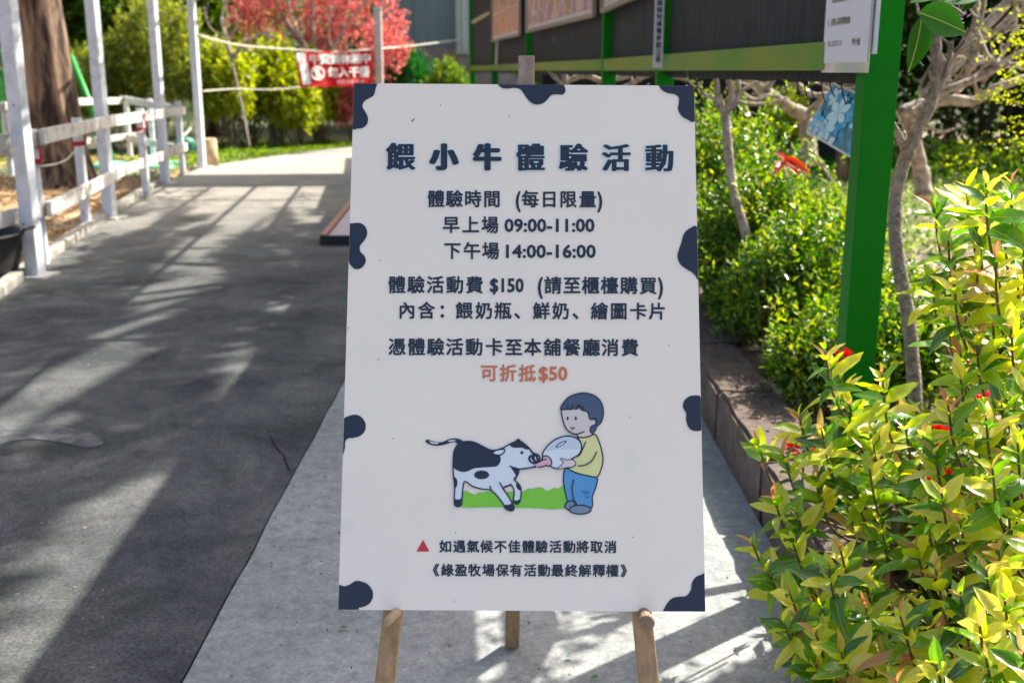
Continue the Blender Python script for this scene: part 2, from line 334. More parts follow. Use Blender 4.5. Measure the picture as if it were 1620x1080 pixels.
# ---------------------------------------------------------------- shrubs and trees
def shrub(name, label, cat, center, rx, ry, h, ntw, per, ll, lw, m, stem=M_twig, group=None, tl=.16, nst=9, up=.7, shell=.55, z0=0, stuffname='foliage', sr=.012):
    cx, cy = center; e = empty(name, (cx, cy, z0), label, cat, group)
    q = norm(rng.normal(size=(ntw, 3))); q[:, 2] = np.abs(q[:, 2]) * 1.3 - .35; q = norm(q)
    r = rng.uniform(shell, 1.0, ntw)[:, None]
    lump = np.array([1 + .28 * noise.noise(Vector((a * 2.1 + cx, b * 2.1 + cy, c * 2.1))) + .1 * noise.noise(Vector((a * 6, b * 6, c * 6 + cx))) for a, b, c in q])[:, None]
    tips = q * r * lump * np.array([rx, ry, h * .55]) + np.array([cx, cy, z0 + h * .48]); tips[:, 2] = np.maximum(tips[:, 2], z0 + .05)
    dirs = norm(q * (1 - up) + np.array([0, 0, up]) + rng.normal(size=q.shape) * .3)
    p, d = sprigs(tips, dirs, per, tl)
    leaf_mesh(stuffname, p, d, ll, lw, m, e, kind='stuff')
    mb = MB()
    for k in range(nst):
        i = rnd.randrange(ntw); t = Vector(tips[i]); b = Vector((cx + rnd.gauss(0, rx * .12), cy + rnd.gauss(0, ry * .12), z0 - .03))
        mid = lerp(b, t, .5) + Vector((rnd.gauss(0, .06) * rx, rnd.gauss(0, .06) * ry, h * .08)); pts = spline([b, mid, t], 4)
        mb.tube(pts, [lerp(sr, sr * .3, j / (len(pts) - 1)) for j in range(len(pts))], 5)
    idx = rng.choice(ntw, min(ntw, 160), replace=False)
    for i in idx:
        t = Vector(tips[i]); dd = Vector(dirs[i]); mb.tube([t - dd * tl * 1.3, t], [sr * .25, sr * .12], 3, cap=False)
    mb.build('stems', stem, e); return e
def X_at(px, d): return (px - 810) / F * d
def Yd(d): return d / cp  # near horizon height
# left background, far to near
for (px, d, rx, h, m, lab, ll) in [
    (-60, 23, 2.2, 5.5, L_mid, 'leafy evergreen tree filling the far left corner', .11),
    (60, 24, 2.0, 5.8, L_mid, 'sunlit green tree behind the thick brown trunk', .11),
    (215, 24, 1.7, 5.5, L_mid, 'full green tree between the second and third white poles', .11),
    (330, 25, 1.6, 5.2, L_mid, 'tall green tree left of the red leaved tree', .11)]:
    e = shrub('evergreen_tree', lab, 'tree', (X_at(px, d), Yd(d)), rx, 1.5, h, 1100, 12, ll * 1.5, .5, m, group='trees at the back of the paddock', tl=.4, nst=7, up=.35, shell=.35, stuffname='crown', sr=.08)
for (px, d, rx, h, m, lab) in [
    (255, 20.5, 1.0, 2.75, L_olive, 'rounded olive green conifer behind the corner of the white fence'),
    (175, 20.5, .8, 2.0, L_olive, 'low olive conifer right of the thick trunk')]:
    shrub('conifer_shrub', lab, 'shrub', (X_at(px, d), Yd(d)), rx, .9, h, 1100, 12, .11, .3, m, tl=.18, up=.5, group='olive conifers behind the fence')
for (px, d, rx, h, lab) in [
    (352, 20.2, .62, 1.95, 'yellow green bush just right of the fourth white pole'),
    (425, 21.0, .72, 2.0, 'yellow green bush left of and below the red banner'),
    (497, 21.6, .66, 1.75, 'yellow green bush directly under the red banner'),
    (388, 21.8, .75, 2.05, 'yellow green bush standing behind the small bare tree'),
    (462, 20.8, .5, 1.35, 'lower yellow green bush in front of the others at the road end')]:
    shrub('lime_bush', lab, 'bush', (X_at(px, d), Yd(d) + .3), rx, .6, h, 700, 11, .10, .6, L_lime, stem=M_greybark, tl=.24, nst=16, up=.55, shell=.5, group='yellow green bushes at the end of the road', sr=.022)
shrub('red_bush', 'small dark red bush between the lime bush and the top left corner of the board', 'bush', (X_at(556, 22), Yd(22)), .45, .5, 1.5, 420, 11, .08, .55, L_red, tl=.2, group=None)
shrub('low_hedge_plant', 'bright green low planting in front of the shed left of its pale base wall', 'shrub', (X_at(640, 23.5), Yd(23.5)), .8, .5, 2.0, 900, 12, .08, .35, leafmat('leaf_deep', [(.01, .09, .012), (.02, .16, .02), (.04, .22, .03)], .4), tl=.3, up=.8)
shrub('round_shrub', 'dark olive round shrub in front of the pale base wall of the shed', 'shrub', (X_at(708, 23), Yd(23)), .55, .5, 1.65, 800, 12, .07, .5, L_mid, tl=.16)
# red leaved tree with pale bare limbs
def limb_tree(name, label, cat, m, paths, group=None, smooth=True, n=8, twigs=4):
    e = empty(name, Vector(paths[0][0][0]).to_3d() if False else (paths[0][0][0][0], paths[0][0][0][1], 0), label, cat, group)
    trunk, limbs = paths[0], paths[1:]
    pts = spline(trunk[0], 5); k = len(pts)
    MB().tube(pts, [lerp(trunk[1], trunk[2], i / (k - 1)) * (1 + .22 * noise.noise(Vector((i * .9, trunk[1] * 50, 0)))) for i in range(k)], n + 2).build('trunk', m, e, smooth)
    for q, r0, r1 in limbs:
        pts = spline(q, 5); k = len(pts)
        mb = MB().tube(pts, [lerp(r0, r1, i / (k - 1)) * (1 + .22 * noise.noise(Vector((i * .9, r0 * 90, 1)))) for i in range(k)], n)
        if r0 > .009 and twigs:
            for _ in range(twigs):
                i = rnd.randrange(1, k - 1); dv = (pts[i + 1] - pts[i]).normalized(); sd = Vector((rnd.gauss(0, 1), rnd.gauss(0, 1), rnd.gauss(.4, 1))); sd = (sd - dv * sd.dot(dv)).normalized(); Lg = rnd.uniform(2.5, 14) * r0 * (.4 if rnd.random() < .5 else 1)
                q1 = pts[i] + (sd + dv * .6) * Lg * .5; q2 = pts[i] + (sd * .8 + dv * .9 + Vector((rnd.gauss(0, .3), 0, rnd.gauss(.1, .3)))) * Lg
                mb.tube(spline([pts[i], q1, q2], 3), [r0 * a_ for a_ in (.42, .36, .32, .30, .26, .22, .16)], 6)
        mb.build('limb', m, e, smooth)
    return e
d = 22.5
red = limb_tree('red_leaved_tree', 'red leaved tree with pale limbs rising behind the red banner', 'tree', M_palebark, [
    ([P(505, 215, d), P(503, 160, d), P(500, 110, d), P(505, 70, d)], .12, .08),
    ([P(500, 110, d), P(470, 60, d), P(440, 10, d), P(420, -60, d)], .06, .03),
    ([P(505, 75, d), P(530, 30, d), P(560, -20, d), P(575, -80, d)], .06, .03),
    ([P(500, 95, d), P(540, 60, d), P(580, 30, d), P(620, 5, d)], .05, .02),
    ([P(470, 60, d), P(450, 40, d), P(425, 25, d), P(385, 15, d)], .035, .015),
    ([P(500, 112, d - .9), P(535, 62, d - 1), P(560, 25, d - 1), P(590, -10, d - 1)], .032, .018), ([P(487, 80, d - 1), P(462, 30, d - 1), P(455, -10, d - 1)], .032, .02), ([P(540, 100, d - 1), P(520, 60, d - 1), P(524, 10, d - 1)], .028, .016),
    ([P(497, 72, d - .6), P(494, 40, d - .6), P(496, 5, d - .6), P(500, -30, d - .6)], .035, .02)])
tips = []
for cx_, cy_, rx_, ry_, k in [(470, 15, 110, 50, 230), (560, 40, 80, 60, 330), (610, 70, 34, 26, 90), (400, 40, 45, 40, 60), (520, -60, 130, 50, 240), (625, 85, 20, 22, 50), (430, -10, 70, 30, 90), (580, 110, 30, 25, 60)]:
    for _ in range(k):
        a, r_ = rnd.uniform(0, 6.28), rnd.random() ** .5
        tips.append(P(cx_ + rx_ * r_ * math.cos(a), cy_ + ry_ * r_ * math.sin(a), d + rnd.uniform(-.7, .8)))
tips = np.array(tips); p, dd = sprigs(tips, rng.normal(size=tips.shape) + [0, 0, .3], 11, .26)
leaf_mesh('crown', p, dd, .085, .55, L_red, red, kind='stuff')
# bare pale tree in front of the lime bushes
d = 19.6
limb_tree('bare_tree', 'small bare tree with pale crooked twigs above the yellow green bushes', 'tree', M_palebark, [
    ([P(395, 235, d), P(385, 180, d), P(372, 120, d), P(365, 90, d)], .022, .024),
    ([P(365, 90, d), P(358, 60, d), P(350, 30, d), P(362, -10, d)], .04, .018),
    ([P(368, 95, d), P(385, 70, d), P(405, 58, d), P(428, 48, d)], .045, .022),
    ([P(385, 72, d), P(398, 84, d), P(410, 70, d)], .018, .010),
    ([P(360, 65, d), P(375, 40, d), P(372, 15, d)], .016, .008),
    ([P(350, 60, d), P(330, 40, d), P(322, 10, d)], .016, .008)], n=6)
# big tree at left
tb = G(98, 290); tr = empty('large_tree', tb, 'large tree with thick brown bark trunk inside the white paddock fence', 'tree')
pts = spline([(tb.x, tb.y, -.05), (tb.x, tb.y, .5), (tb.x - .04, tb.y, 1.4), (tb.x - .13, tb.y, 2.6), (tb.x - .2, tb.y + .1, 4.2), (tb.x - .1, tb.y + .1, 5.5)], 9)
n_, k = 40, len(pts); vs = []
for i, p_ in enumerate(pts):
    r0 = .33 + .16 * math.exp(-max(p_.z, 0) * 2.6) - .015 * p_.z
    for j in range(n_):
        a = 2 * math.pi * j / n_; q = Vector((math.cos(a) * 2.2, math.sin(a) * 2.2, p_.z * .45))
        r = r0 * (1 + .10 * noise.noise(q * .7) + .07 * noise.noise(q * 2.7) + .05 * math.exp(-max(p_.z, 0) * 2) * math.cos(a * 5))
        vs.append(p_ + Vector((math.cos(a), math.sin(a), 0)) * r)
MB().add(vs, [(i * n_ + j, i * n_ + (j + 1) % n_, (i + 1) * n_ + (j + 1) % n_, (i + 1) * n_ + j) for i in range(k - 1) for j in range(n_)]).build('trunk', M_bark, tr, True)
top = pts[-1]; tips = []
for k in range(9):
    a = k * .72; e_ = top + Vector((math.cos(a) * 2.2, math.sin(a) * 1.8, 1.2 + .3 * (k % 3)))
    MB().tube(spline([top - Vector((0, 0, .8)), lerp(top, e_, .5) + Vector((0, 0, .3)), e_], 4), [.13, .12, .11, .1, .08, .07, .06, .05, .04], 7).build('limb', M_bark, tr, True)
    for _ in range(70): tips.append(e_ + Vector((rnd.gauss(0, .8), rnd.gauss(0, .8), rnd.gauss(0, .5))))
tips = np.array(tips); p, dd = sprigs(tips, rng.normal(size=tips.shape) + [0, 0, .2], 9, .4)
leaf_mesh('crown', p, dd, .14, .5, L_mid, tr, kind='stuff')
# ---------------------------------------------------------------- shade pergola over the road: tall white poles
PF = [G(57, 437), G(175, 345), G(262, 290), G(320, 265)]
plab = ['tall white pole nearest the camera, at the left edge of the photo', 'tall white pole second from the left, in front of the thick trunk fence', 'tall white pole third from the left by the fence corner', 'tall white pole where the ropes of the red banner are tied']
for i, (f, lab) in enumerate(zip(PF, plab)):
    e = empty('white_pole', f, lab, 'pole', 'tall white poles along the left of the road')
    MB().box((f.x, f.y, 1.56), (.10, .10, 3.12), Matrix.Rotation(R(-8), 3, 'Z'), bev=.006).build('shaft', M_white, e)
    mb = MB(); mb.box((f.x, f.y, .006), (.24, .24, .02), Matrix.Rotation(R(-8), 3, 'Z'), bev=.005).build('base_plate', M_whitewood, e)
    if i in (1, 2): mb = MB()
bp = Vector((X_at(600, 20.0), Yd(20.0), 0))
e = empty('banner_post', bp, 'pale post holding the right end of the red banner', 'post')
MB().box((bp.x, bp.y, 1.25), (.13, .13, 2.5), bev=.01).build('shaft', mat('pinkish_post', (.62, .52, .50), .7, col2=(.5, .42, .4), scale=5), e)
MB().box((bp.x, bp.y, 2.51), (.16, .16, .03), bev=.005).build('cap', M_whitewood, e)
perg = empty('road_pergola', (0, 9, 3.1), 'pipe pergola with climbing vine over the road, carried by the white poles', 'pergola')
ZP = 3.16
for i, f in enumerate(PF + [Vector((-3.2, 4.4, 0)), Vector((-3.1, 1.2, 0))]):
    if i < 4: MB().box(((f.x + 2.0) / 2, f.y, ZP), (2.0 - f.x + .2, .05, .05)).build('beam', M_white, perg)
for k in range(10):
    x = -3.3 + k * .56
    MB().tube([(x + .35, 3.4, ZP + .07), (x, 8, ZP + .07), (x - 1.05, 17.4, ZP + .07)], .024, 6).build('pipe', M_white, perg)
for sx in (-3.1, 2.0): MB().box((sx, 3.5, 1.6), (.08, .08, 3.1)).build('end_post', M_white, perg)
MB().box((-.6, 3.5, ZP), (5.4, .08, .08)).build('beam', M_white, perg)
MB().box((-1.55, 16.6, ZP + .13), (7.0, 1.75, .03), Matrix.Rotation(R(6), 3, 'Z')).build('roof_sheet', mat('roof_sheet', (.3, .32, .34), .5), perg)
n = 4200; pos = np.c_[rng.uniform(-3.4, 1.95, n), rng.uniform(8, 15.6, n), ZP + .12 + np.abs(rng.normal(0, .06, n))]
pos[:, 0] -= (pos[:, 1] - 8) * .11 * (pos[:, 0] < 0)
v_ = np.array([noise.noise(Vector((x * 1.3 + 3, y * .5, 0))) for x, y, z in pos]); pos = pos[(v_ > .10)]
leaf_mesh('vine_foliage', pos, rng.normal(size=pos.shape) * [1, 1, .25], .13, .7, L_mid, perg, kind='stuff')
big = Vector((3.72, 12.3, .1)); e = empty('tall_shade_tree', big, 'tall tree behind the green post, its unseen high crown shaped to dapple the road with shade', 'tree')
MB().tube(spline([big, big + Vector((.02, 0, 2.2)), big + Vector((-.05, -.1, 4.6)), big + Vector((-.1, -.4, 7.2))], 5), [.13 - .004 * k for k in range(16)], 12).build('trunk', M_bark, e, True)
tp0 = big + Vector((-.1, -.4, 7.1)); mb = MB()
for k in range(13):
    y = 5.5 + k * .85; q = Vector((2.1 + 3.3 * ((k * .618) % 1), y, 7.9)); mb.tube(spline([tp0 - Vector((0, 0, 1.2 * (k % 3) / 2)), lerp(tp0, q, .5) + Vector((0, 0, .25)), q], 4), [.07, .065, .06, .052, .045, .04, .034, .028, .02], 6)
mb.build('branches', M_bark, e, True)
n = 46000; pos = np.c_[rng.uniform(1.2, 5.3, n), rng.uniform(4.6, 16.4, n), rng.uniform(7.2, 8.8, n)]
gx, gy = pos[:, 0] - .75 * pos[:, 2], pos[:, 1] - .6 * pos[:, 2]      # where each leaf's shade falls, which shapes the unseen crown
v_ = np.array([noise.noise(Vector(((x + y * .12) * 1.7, y * .36, 0))) * .75 + noise.noise(Vector(((x + y * .12) * 4.6, y * 1.1, 4))) * .5 for x, y in zip(gx, gy)])
pos = pos[v_ > np.interp(gy, [0, 3.6, 5, 8, 12], [-.06, -.08, -.08, -.06, .12])]
leaf_mesh('crown', pos, rng.normal(size=pos.shape) * [1, 1, .4], .13, .6, L_mid, e, kind='stuff')
# ---------------------------------------------------------------- white paddock fence along the road
fence = empty('paddock_fence', G(137, 359), 'weathered white two rail fence running beside the left edge of the road', 'fence')
FP = [G(-60, 500) + Vector((-.35, 0, 0)), G(69, 417), G(137, 359), G(232, 311), G(289, 273)]
for i, f in enumerate(FP):
    MB().tube([(f.x, f.y, -.05), (f.x, f.y, 1.0)], .045, 14).build('post', M_white, fence, False)
def rail(a, b, za, zb, par, w=.11, th=.035, off=.062):
    a = Vector((a.x, a.y, za)); b = Vector((b.x, b.y, zb)); dr = (b - a).normalized(); nrm = dr.cross(Vector((0, 0, 1))).normalized() * off
    MB().bar(a + nrm - dr * .1, b + nrm + dr * .1, th, w, bev=.005).build('rail', M_whitewood, par)
rail(FP[0], FP[1], .95, .94, fence); rail(FP[1], lerp(FP[2], FP[3], .35), .95, .935, fence, off=.1); rail(lerp(FP[2], FP[3], .35), FP[4], .93, .87, fence, off=.062)
rail(FP[0], FP[1], .43, .42, fence); rail(FP[1], lerp(FP[2], FP[3], .35), .42, .41, fence, off=.1); rail(lerp(FP[2], FP[3], .35), FP[4], .41, .36, fence)
C1 = Vector((X_at(195, 18.3), Yd(18.3), 0)); C2 = Vector((X_at(0, 14.9), Yd(14.9), 0)); C3 = Vector((X_at(-250, 14), Yd(14), 0)); C4 = Vector((X_at(110, 16.9), Yd(16.9), 0))
f2 = empty('back_fence', C1, 'white two rail fence at the back of the paddock behind the thick trunk', 'fence')
for q in (C1, C4, C2, lerp(C1, FP[4], .5), lerp(C2, C4, .55), C3): MB().tube([(q.x, q.y, -.05), (q.x, q.y, 1.0)], .045, 12).build('post', M_white, f2)
for a, b in ((FP[4], C1), (C1, C4), (C4, C2), (C2, C3)):
    rail(a, b, .93 if b is not C1 else .90, .95, f2, off=-.06); rail(a, b, .34, .33, f2, off=-.06)
# cords
def ring(c, r, m, name, par, tr_=.008):
    pts = [c + Vector((math.cos(a) * r, math.sin(a) * r, .01 * math.sin(a * 2))) for a in np.linspace(0, 6.28, 14)]
    return MB().tube(pts, tr_, 6).build(name, m, par, True)
for q in (FP[1], FP[2], FP[3]):
    c0 = Vector((q.x, q.y, .76)); mb = MB()
    for dz in (0, .02): mb.tube([c0 + Vector((math.cos(a) * .058, math.sin(a) * .058, dz)) for a in np.linspace(0, 6.28, 14)], .011, 6)
    mb.tube(spline([c0 + Vector((.06, -.03, 0)), c0 + Vector((.09, -.05, .07)), c0 + Vector((.05, -.05, .15)), c0 + Vector((.07, -.04, .18))], 4), .010, 6)
    mb.build('cord', M_redcord, fence, True)
a, b = FP[1] + Vector((.05, -.03, .73)), FP[2] + Vector((.05, -.03, .75))
tag(MB().tube(spline([a, lerp(a, b, .5) - Vector((0, 0, .05)), b, lerp(FP[2], FP[3], .5) + Vector((.05, 0, .72)), FP[3] + Vector((.05, -.03, .76))], 5), .007, 6).build('fence_rope', M_rope, None, True), 'thin pale rope strung between the round fence posts', 'rope')
# black tub beyond the edging
tb2 = Vector((-3.85, 7.55, 0)); e = empty('black_tub', (tb2.x, tb2.y, -.02), 'black rubber tub standing behind the nearest white pole', 'tub')
prof = [(.34, -.02), (.38, .10), (.41, .22), (.42, .30), (.435, .305), (.435, .325), (.40, .325), (.38, .2), (.33, .1), (0.01, .08)]; vs = []; n_ = 28
for r, z in prof:
    for j in range(n_): vs.append((tb2.x + r * math.cos(6.2832 * j / n_), tb2.y + r * math.sin(6.2832 * j / n_), z))
MB().add(vs, [(i * n_ + j, i * n_ + (j + 1) % n_, (i + 1) * n_ + (j + 1) % n_, (i + 1) * n_ + j) for i in range(len(prof) - 1) for j in range(n_)]).build('shell', M_black, e, True)
MB().tube([(tb2.x + .43, tb2.y - .08, .26), (tb2.x + .50, tb2.y - .08, .36), (tb2.x + .50, tb2.y + .08, .36), (tb2.x + .43, tb2.y + .08, .38)], .014, 6).build('handle', M_black, e)
# green play equipment
M_pg = mat('bright_green_metal', (.01, .25, .03), .5)
d = 17.5; e = empty('swing_frame', P(160, 262, d), 'bright green tubular play frame behind the thick trunk', 'play frame')
MB().tube([P(112, 90, d), P(187, 275, d)], .05, 8).build('leg', M_pg, e, True)
MB().tube([P(112, 90, d), P(60, 270, d - .5)], .05, 8).build('leg', M_pg, e, True)
MB().tube([P(112, 90, d), P(-120, 80, d + .5)], .05, 8).build('crossbar', M_pg, e, True)
MB().box(P(215, 262, 16.9), (1.35, 1.0, .07), bev=.02).build('platform_rim', mat('mint_rim', (.25, .62, .42), .5), e)
e = empty('green_panel_fence', P(20, 200, 18), 'green slatted panel fence at the far left beyond the paddock', 'fence')
for k in range(16):
    x = X_at(-40 + k * 6.2, 18); MB().box((x, Yd(18), .72), (.045, .02, 1.44)).build('slat', M_pg, e)
for z in (.12, .75, 1.40): MB().box((X_at(8, 18), Yd(18) + .03, z), (1.1, .03, .07)).build('rail', M_pg, e)
mb = MB(); c0 = P(292, 228, 16.9); n_ = 16; vs = []
for i, (r, z) in enumerate([(.13, -.1), (.16, 0), (.15, .07), (.03, .12), (.02, .12)]):
    for j in range(n_): vs.append(c0 + Vector((r * math.cos(6.2832 * j / n_), r * math.sin(6.2832 * j / n_), z)))
bk = empty('teal_bucket', (c0.x, c0.y, 0), 'teal bucket on a stake behind the corner of the white fence', 'bucket')
MB().add(vs, [(i * n_ + j, i * n_ + (j + 1) % n_, (i + 1) * n_ + (j + 1) % n_, (i + 1) * n_ + j) for i in range(4) for j in range(n_)]).build('pail', mat('teal', (.01, .16, .11), .5), bk, True)
MB().tube([(c0.x, c0.y, -.03), (c0.x, c0.y, c0.z - .08)], .02, 6).build('stake', M_greybark, bk)
st = G(333, 262); MB
e = empty('tree_stump', st, 'short sawn tree stump beside the foot of the fourth white pole', 'stump')
MB().tube([(st.x, st.y, -.03), (st.x, st.y, .2), (st.x, st.y, .40)], [.14, .12, .115], 14).build('bole', mat('stump_wood', (.55, .42, .25), .9, col2=(.3, .2, .12), scale=9), e, True)
MB().tube([(st.x, st.y, .401), (st.x, st.y, .41)], [.10, .10], 14).build('cut_face', mat('cut_wood', (.65, .5, .32), .9), e)
# leaf litter
def scatter(name, poly, n, L, W, m, z, lab=None):
    xs_, ys_ = [p_[0] for p_ in poly], [p_[1] for p_ in poly]; out = []
    while len(out) < n:
        x, y = rnd.uniform(min(xs_), max(xs_)), rnd.uniform(min(ys_), max(ys_)); c = False; j = len(poly) - 1
        for i in range(len(poly)):
            if (poly[i][1] > y) != (poly[j][1] > y) and x < (poly[j][0] - poly[i][0]) * (y - poly[i][1]) / (poly[j][1] - poly[i][1]) + poly[i][0]: c = not c
            j = i
        if c: out.append((x, y, z + rnd.random() * .015))
    pos = np.array(out); o = leaf_mesh(name, pos, rng.normal(size=pos.shape) * [1, 1, .25], L, W, m, kind='stuff'); return o
scatter('leaf_litter', [(-3.25, 5), (-3.5, 7.5), (-4.3, 11.5), (-4.85, 15.5), (-9, 16), (-9, 5)], 5000, .075, .5, L_litter, 0)
scatter('paddock_grass', [(-4.8, 15), (-5, 19), (-13, 19), (-13, 14.5)], 5000, .10, .15, L_lime, 0)
scatter('verge_grass', [(-4.85, 16.5), (-4.0, 19.6), (-2.9, 22.0), (-3.2, 23), (-6, 23), (-6.5, 17)], 4500, .12, .2, L_mid, 0)
scatter('kerb_debris', [(.83, 1), (1.03, 1), (1.03, 6.5), (.83, 6.5)], 420, .022, .5, mat('debris_brown', (.12, .08, .04), .9, col2=(.22, .15, .07)), .222)
# dried bits on the paving
scatter('paving_debris', [(-2.8, 2.2), (-.85, 2.2), (-.85, 9), (-3, 9)], 260, .014, .35, mat('debris_pale', (.35, .3, .22), .9), .004)
scatter('pavement_debris', [(-.78, 2.2), (.78, 2.2), (.78, 6), (-.75, 6)], 420, .012, .4, mat('debris_dark', (.035, .04, .025), .9), .008)
for (px, py, s, an, lab) in [(545, 992, .022, .3, 'largest fallen green leaf, just left of the left front easel leg'), (478, 978, .012, 1.1, 'tiny fallen leaf left of the lower left corner of the board'), (901, 1039, .017, .2, 'fallen green leaf between the rear and right front easel legs'), (940, 1071, .022, 2.9, 'fallen green leaf at the bottom edge left of the right front easel leg'), (445, 1022, .011, .2, 'tiny fallen leaf nearest the dark joint in the paving'), (1093, 1015, .012, .6, 'tiny fallen green leaf on the sunlit concrete right of the easel'), (374, 857, .01, 1.2, 'tiny fallen leaf on the dark asphalt beside the joint')]:
    g = G(px, py, .010); mb = MB(); N = 9; vs = [(0, 0, 0)]
    up_ = [(s * (t - .5), s * .32 * math.sin(math.pi * t ** .85), .002 + .002 * math.sin(5 * t)) for t in np.linspace(0, 1, N)]
    vs = up_ + [(x, -y, z) for x, y, z in up_[::-1][1:-1]]
    o = MB().add(vs, [tuple(range(len(vs)))]).build('fallen_leaf', mat('fallen_green', (.01, .14, .03), .5)); o.location = g; o.rotation_euler.z = an
    tag(o, lab, 'leaf', 'fallen green leaves on the concrete')
# ---------------------------------------------------------------- ropes and banner
p4 = PF[3]; ra = Vector((p4.x + .06, p4.y, 1.93))
rb = P(470, 79, 18.9); rc = P(588, 78, 19.8); rd_ = Vector((-1.25, 26.72, 2.12))
tag(MB().tube(spline([ra, P(380, 72, 17.6), rb, P(530, 83, 19.4), rc, P(650, 73, 22.6), rd_], 6), .014, 7).build('banner_rope', M_rope, None, True), 'thick pale rope carrying the red banner across the road end', 'rope')
ra2 = Vector((p4.x + .06, p4.y, 1.12))
tag(MB().tube(spline([ra2, P(370, 141, 17.6), P(430, 142, 18.4), P(474, 138, 18.9)], 6), .010, 6).build('lower_rope', M_rope, None, True), 'thin pale rope sagging from the fourth pole to the bottom of the banner', 'rope')
tag(MB().tube(spline([Vector((p4.x, p4.y, .86)), P(300, 205, 16.2), FP[4] + Vector((0, 0, .5))], 5), .013, 6).build('tie_rope', M_rope, None, True), 'short slack rope from the fourth white pole to the fence corner', 'rope')
TXT = {}
def glyph(ch, off=0.0):
    key = (ch, off)
    if key in TXT: return TXT[key]
    c = bpy.data.curves.new('glyph', 'FONT'); c.body = ch; c.size = 1; c.offset = off; c.resolution_u = 2; c.dimensions = '2D'
    o = bpy.data.objects.new('glyph', c); C.objects.link(o); bpy.context.view_layer.update()
    me = bpy.data.meshes.new_from_object(o.evaluated_get(bpy.context.evaluated_depsgraph_get()))
    r = ([(v.co.x, v.co.y) for v in me.vertices], [tuple(p_.vertices) for p_ in me.polygons])
    bpy.data.objects.remove(o); bpy.data.curves.remove(c); bpy.data.meshes.remove(me); TXT[key] = r; return r
def shifts(off, ay_=1.0):
    if off <= 0: return [(0, 0, 0)]
    if off > .04: ay_ = .30 if off < .075 else .55
    out = []; k = 8 if off < .04 else 12
    for i in range(k):
        a = 6.2832 * (i + .5) / k; out.append((off * math.cos(a), off * ay_ * math.sin(a), .045 * i))
    if off > .04: out += [(.5 * off * math.cos(a), .5 * off * ay_ * math.sin(a), .045 * (k + j)) for j, a in enumerate((.8, 2.4, 3.9, 5.5))]
    return out
def put_glyph(mb, ch, cx, cy, size, fn, off=0.0, wf=1.0, kind='cjk', layer=0):
    "centre a character's em box at cx,cy (flat coordinates, y down), fn maps to the surface"
    vs, fs = glyph(ch)
    if kind == 'cjk': ox, oy = .5, .38
    else:
        xs_ = [v[0] for v in vs]; ys_ = [v[1] for v in vs]; ox, oy = (min(xs_) + max(xs_)) / 2, (min(ys_) + max(ys_)) / 2
    for dx, dy, dl in shifts(off): mb.add([fn(cx + (x + dx - ox) * size * wf, cy - (y + dy - oy) * size, layer + dl) for x, y in vs], fs)
def put_string(mb, s, x0, x1, cy, hgt, fn, off=0.0, layer=0):
    c = glyph(s); vs, fs = c; xs_ = [v[0] for v in vs]; a, b = min(xs_), max(xs_); ymid = .345
    k = hgt / .70
    for dx, dy, dl in shifts(off): mb.add([fn(x0 + (x - a) / (b - a) * (x1 - x0) + dx * k, cy - (y + dy - ymid) * k, layer + dl) for x, y in vs], fs)
M_red = mat('banner_red', (.62, .015, .02), .7); M_wt = mat('banner_white', (.85, .83, .80), .8)
BTL, BTR, BBL, BBR = P(467, 83, 18.9), P(588, 80, 19.8), P(474, 138, 18.9), P(590, 137, 19.8)
def bfn(u, v, l=0):
    "u,v in photo-like banner units 0..120 x 0..56"
    a = lerp(BTL, BTR, u / 120); b = lerp(BBL, BBR, u / 120); p_ = lerp(a, b, v / 56)
    return p_ + Vector((0, .03 * math.sin(u * .13 + v * .03) + .015 * math.sin(u * .31 + v * .09) - .022 * l, 0))
ban = empty('red_banner', lerp(BTL, BTR, .5), 'red cloth banner with white characters hanging on a rope at the end of the road', 'banner')
mb = MB(); nu, nv = 40, 14; vs = []
for j in range(nv + 1):
    for i in range(nu + 1): vs.append(bfn(120 * i / nu, 56 * j / nv + (1.1 * math.sin(i * .7) if j == 0 else 0)))
mb.add(vs, [(j * (nu + 1) + i, j * (nu + 1) + i + 1, (j + 1) * (nu + 1) + i + 1, (j + 1) * (nu + 1) + i) for j in range(nv) for i in range(nu)])
MB.build(mb, 'cloth', leafmat('banner_cloth', [(.60, .012, .018), (.60, .012, .018)], .3, .8), ban, True)
for y0, y1, x0 in ((1, 16, 2), (17, 31, 4), (32, 52, 6)):
    mb = MB(); k = 5; vs = []
    for i in range(k + 1):
        for y in np.linspace(y0, y1, 5): vs.append(bfn(x0 + 13 * i / k, y, 1.5))
    mb.add(vs, [(i * 5 + j, i * 5 + j + 1, (i + 1) * 5 + j + 1, (i + 1) * 5 + j) for i in range(k) for j in range(4)]).build('side_print', M_wt, ban)
mb = MB()
for i, ch in enumerate('牛寶媽休憩中'): put_glyph(mb, ch, 28.5 + i * 16.4, 12, 17, bfn, .035, layer=2)
mb.build('lettering', M_wt, ban)
mb = MB()
for i, ch in enumerate('勿入干擾'): put_glyph(mb, ch, 56 + i * 17, 33, 17, bfn, .035, layer=2)
mb.build('lettering', M_wt, ban)
mb = MB()
for i, ch in enumerate('謝謝您的合作'): put_glyph(mb, ch, 64 + i * 7.6, 48, 7, bfn, .02, layer=2)
mb.build('lettering', mat('faded_print', (.7, .35, .33), .8), ban)
mb = MB(); vs = []; N = 28
for i in range(N):
    a = 2 * math.pi * i / N
    for r in (8.2, 11): vs.append(bfn(32 + r * math.cos(a), 34 + r * math.sin(a), 2))
mb.add(vs, [(2 * i, 2 * i + 1, (2 * i + 3) % (2 * N), (2 * i + 2) % (2 * N)) for i in range(N)])
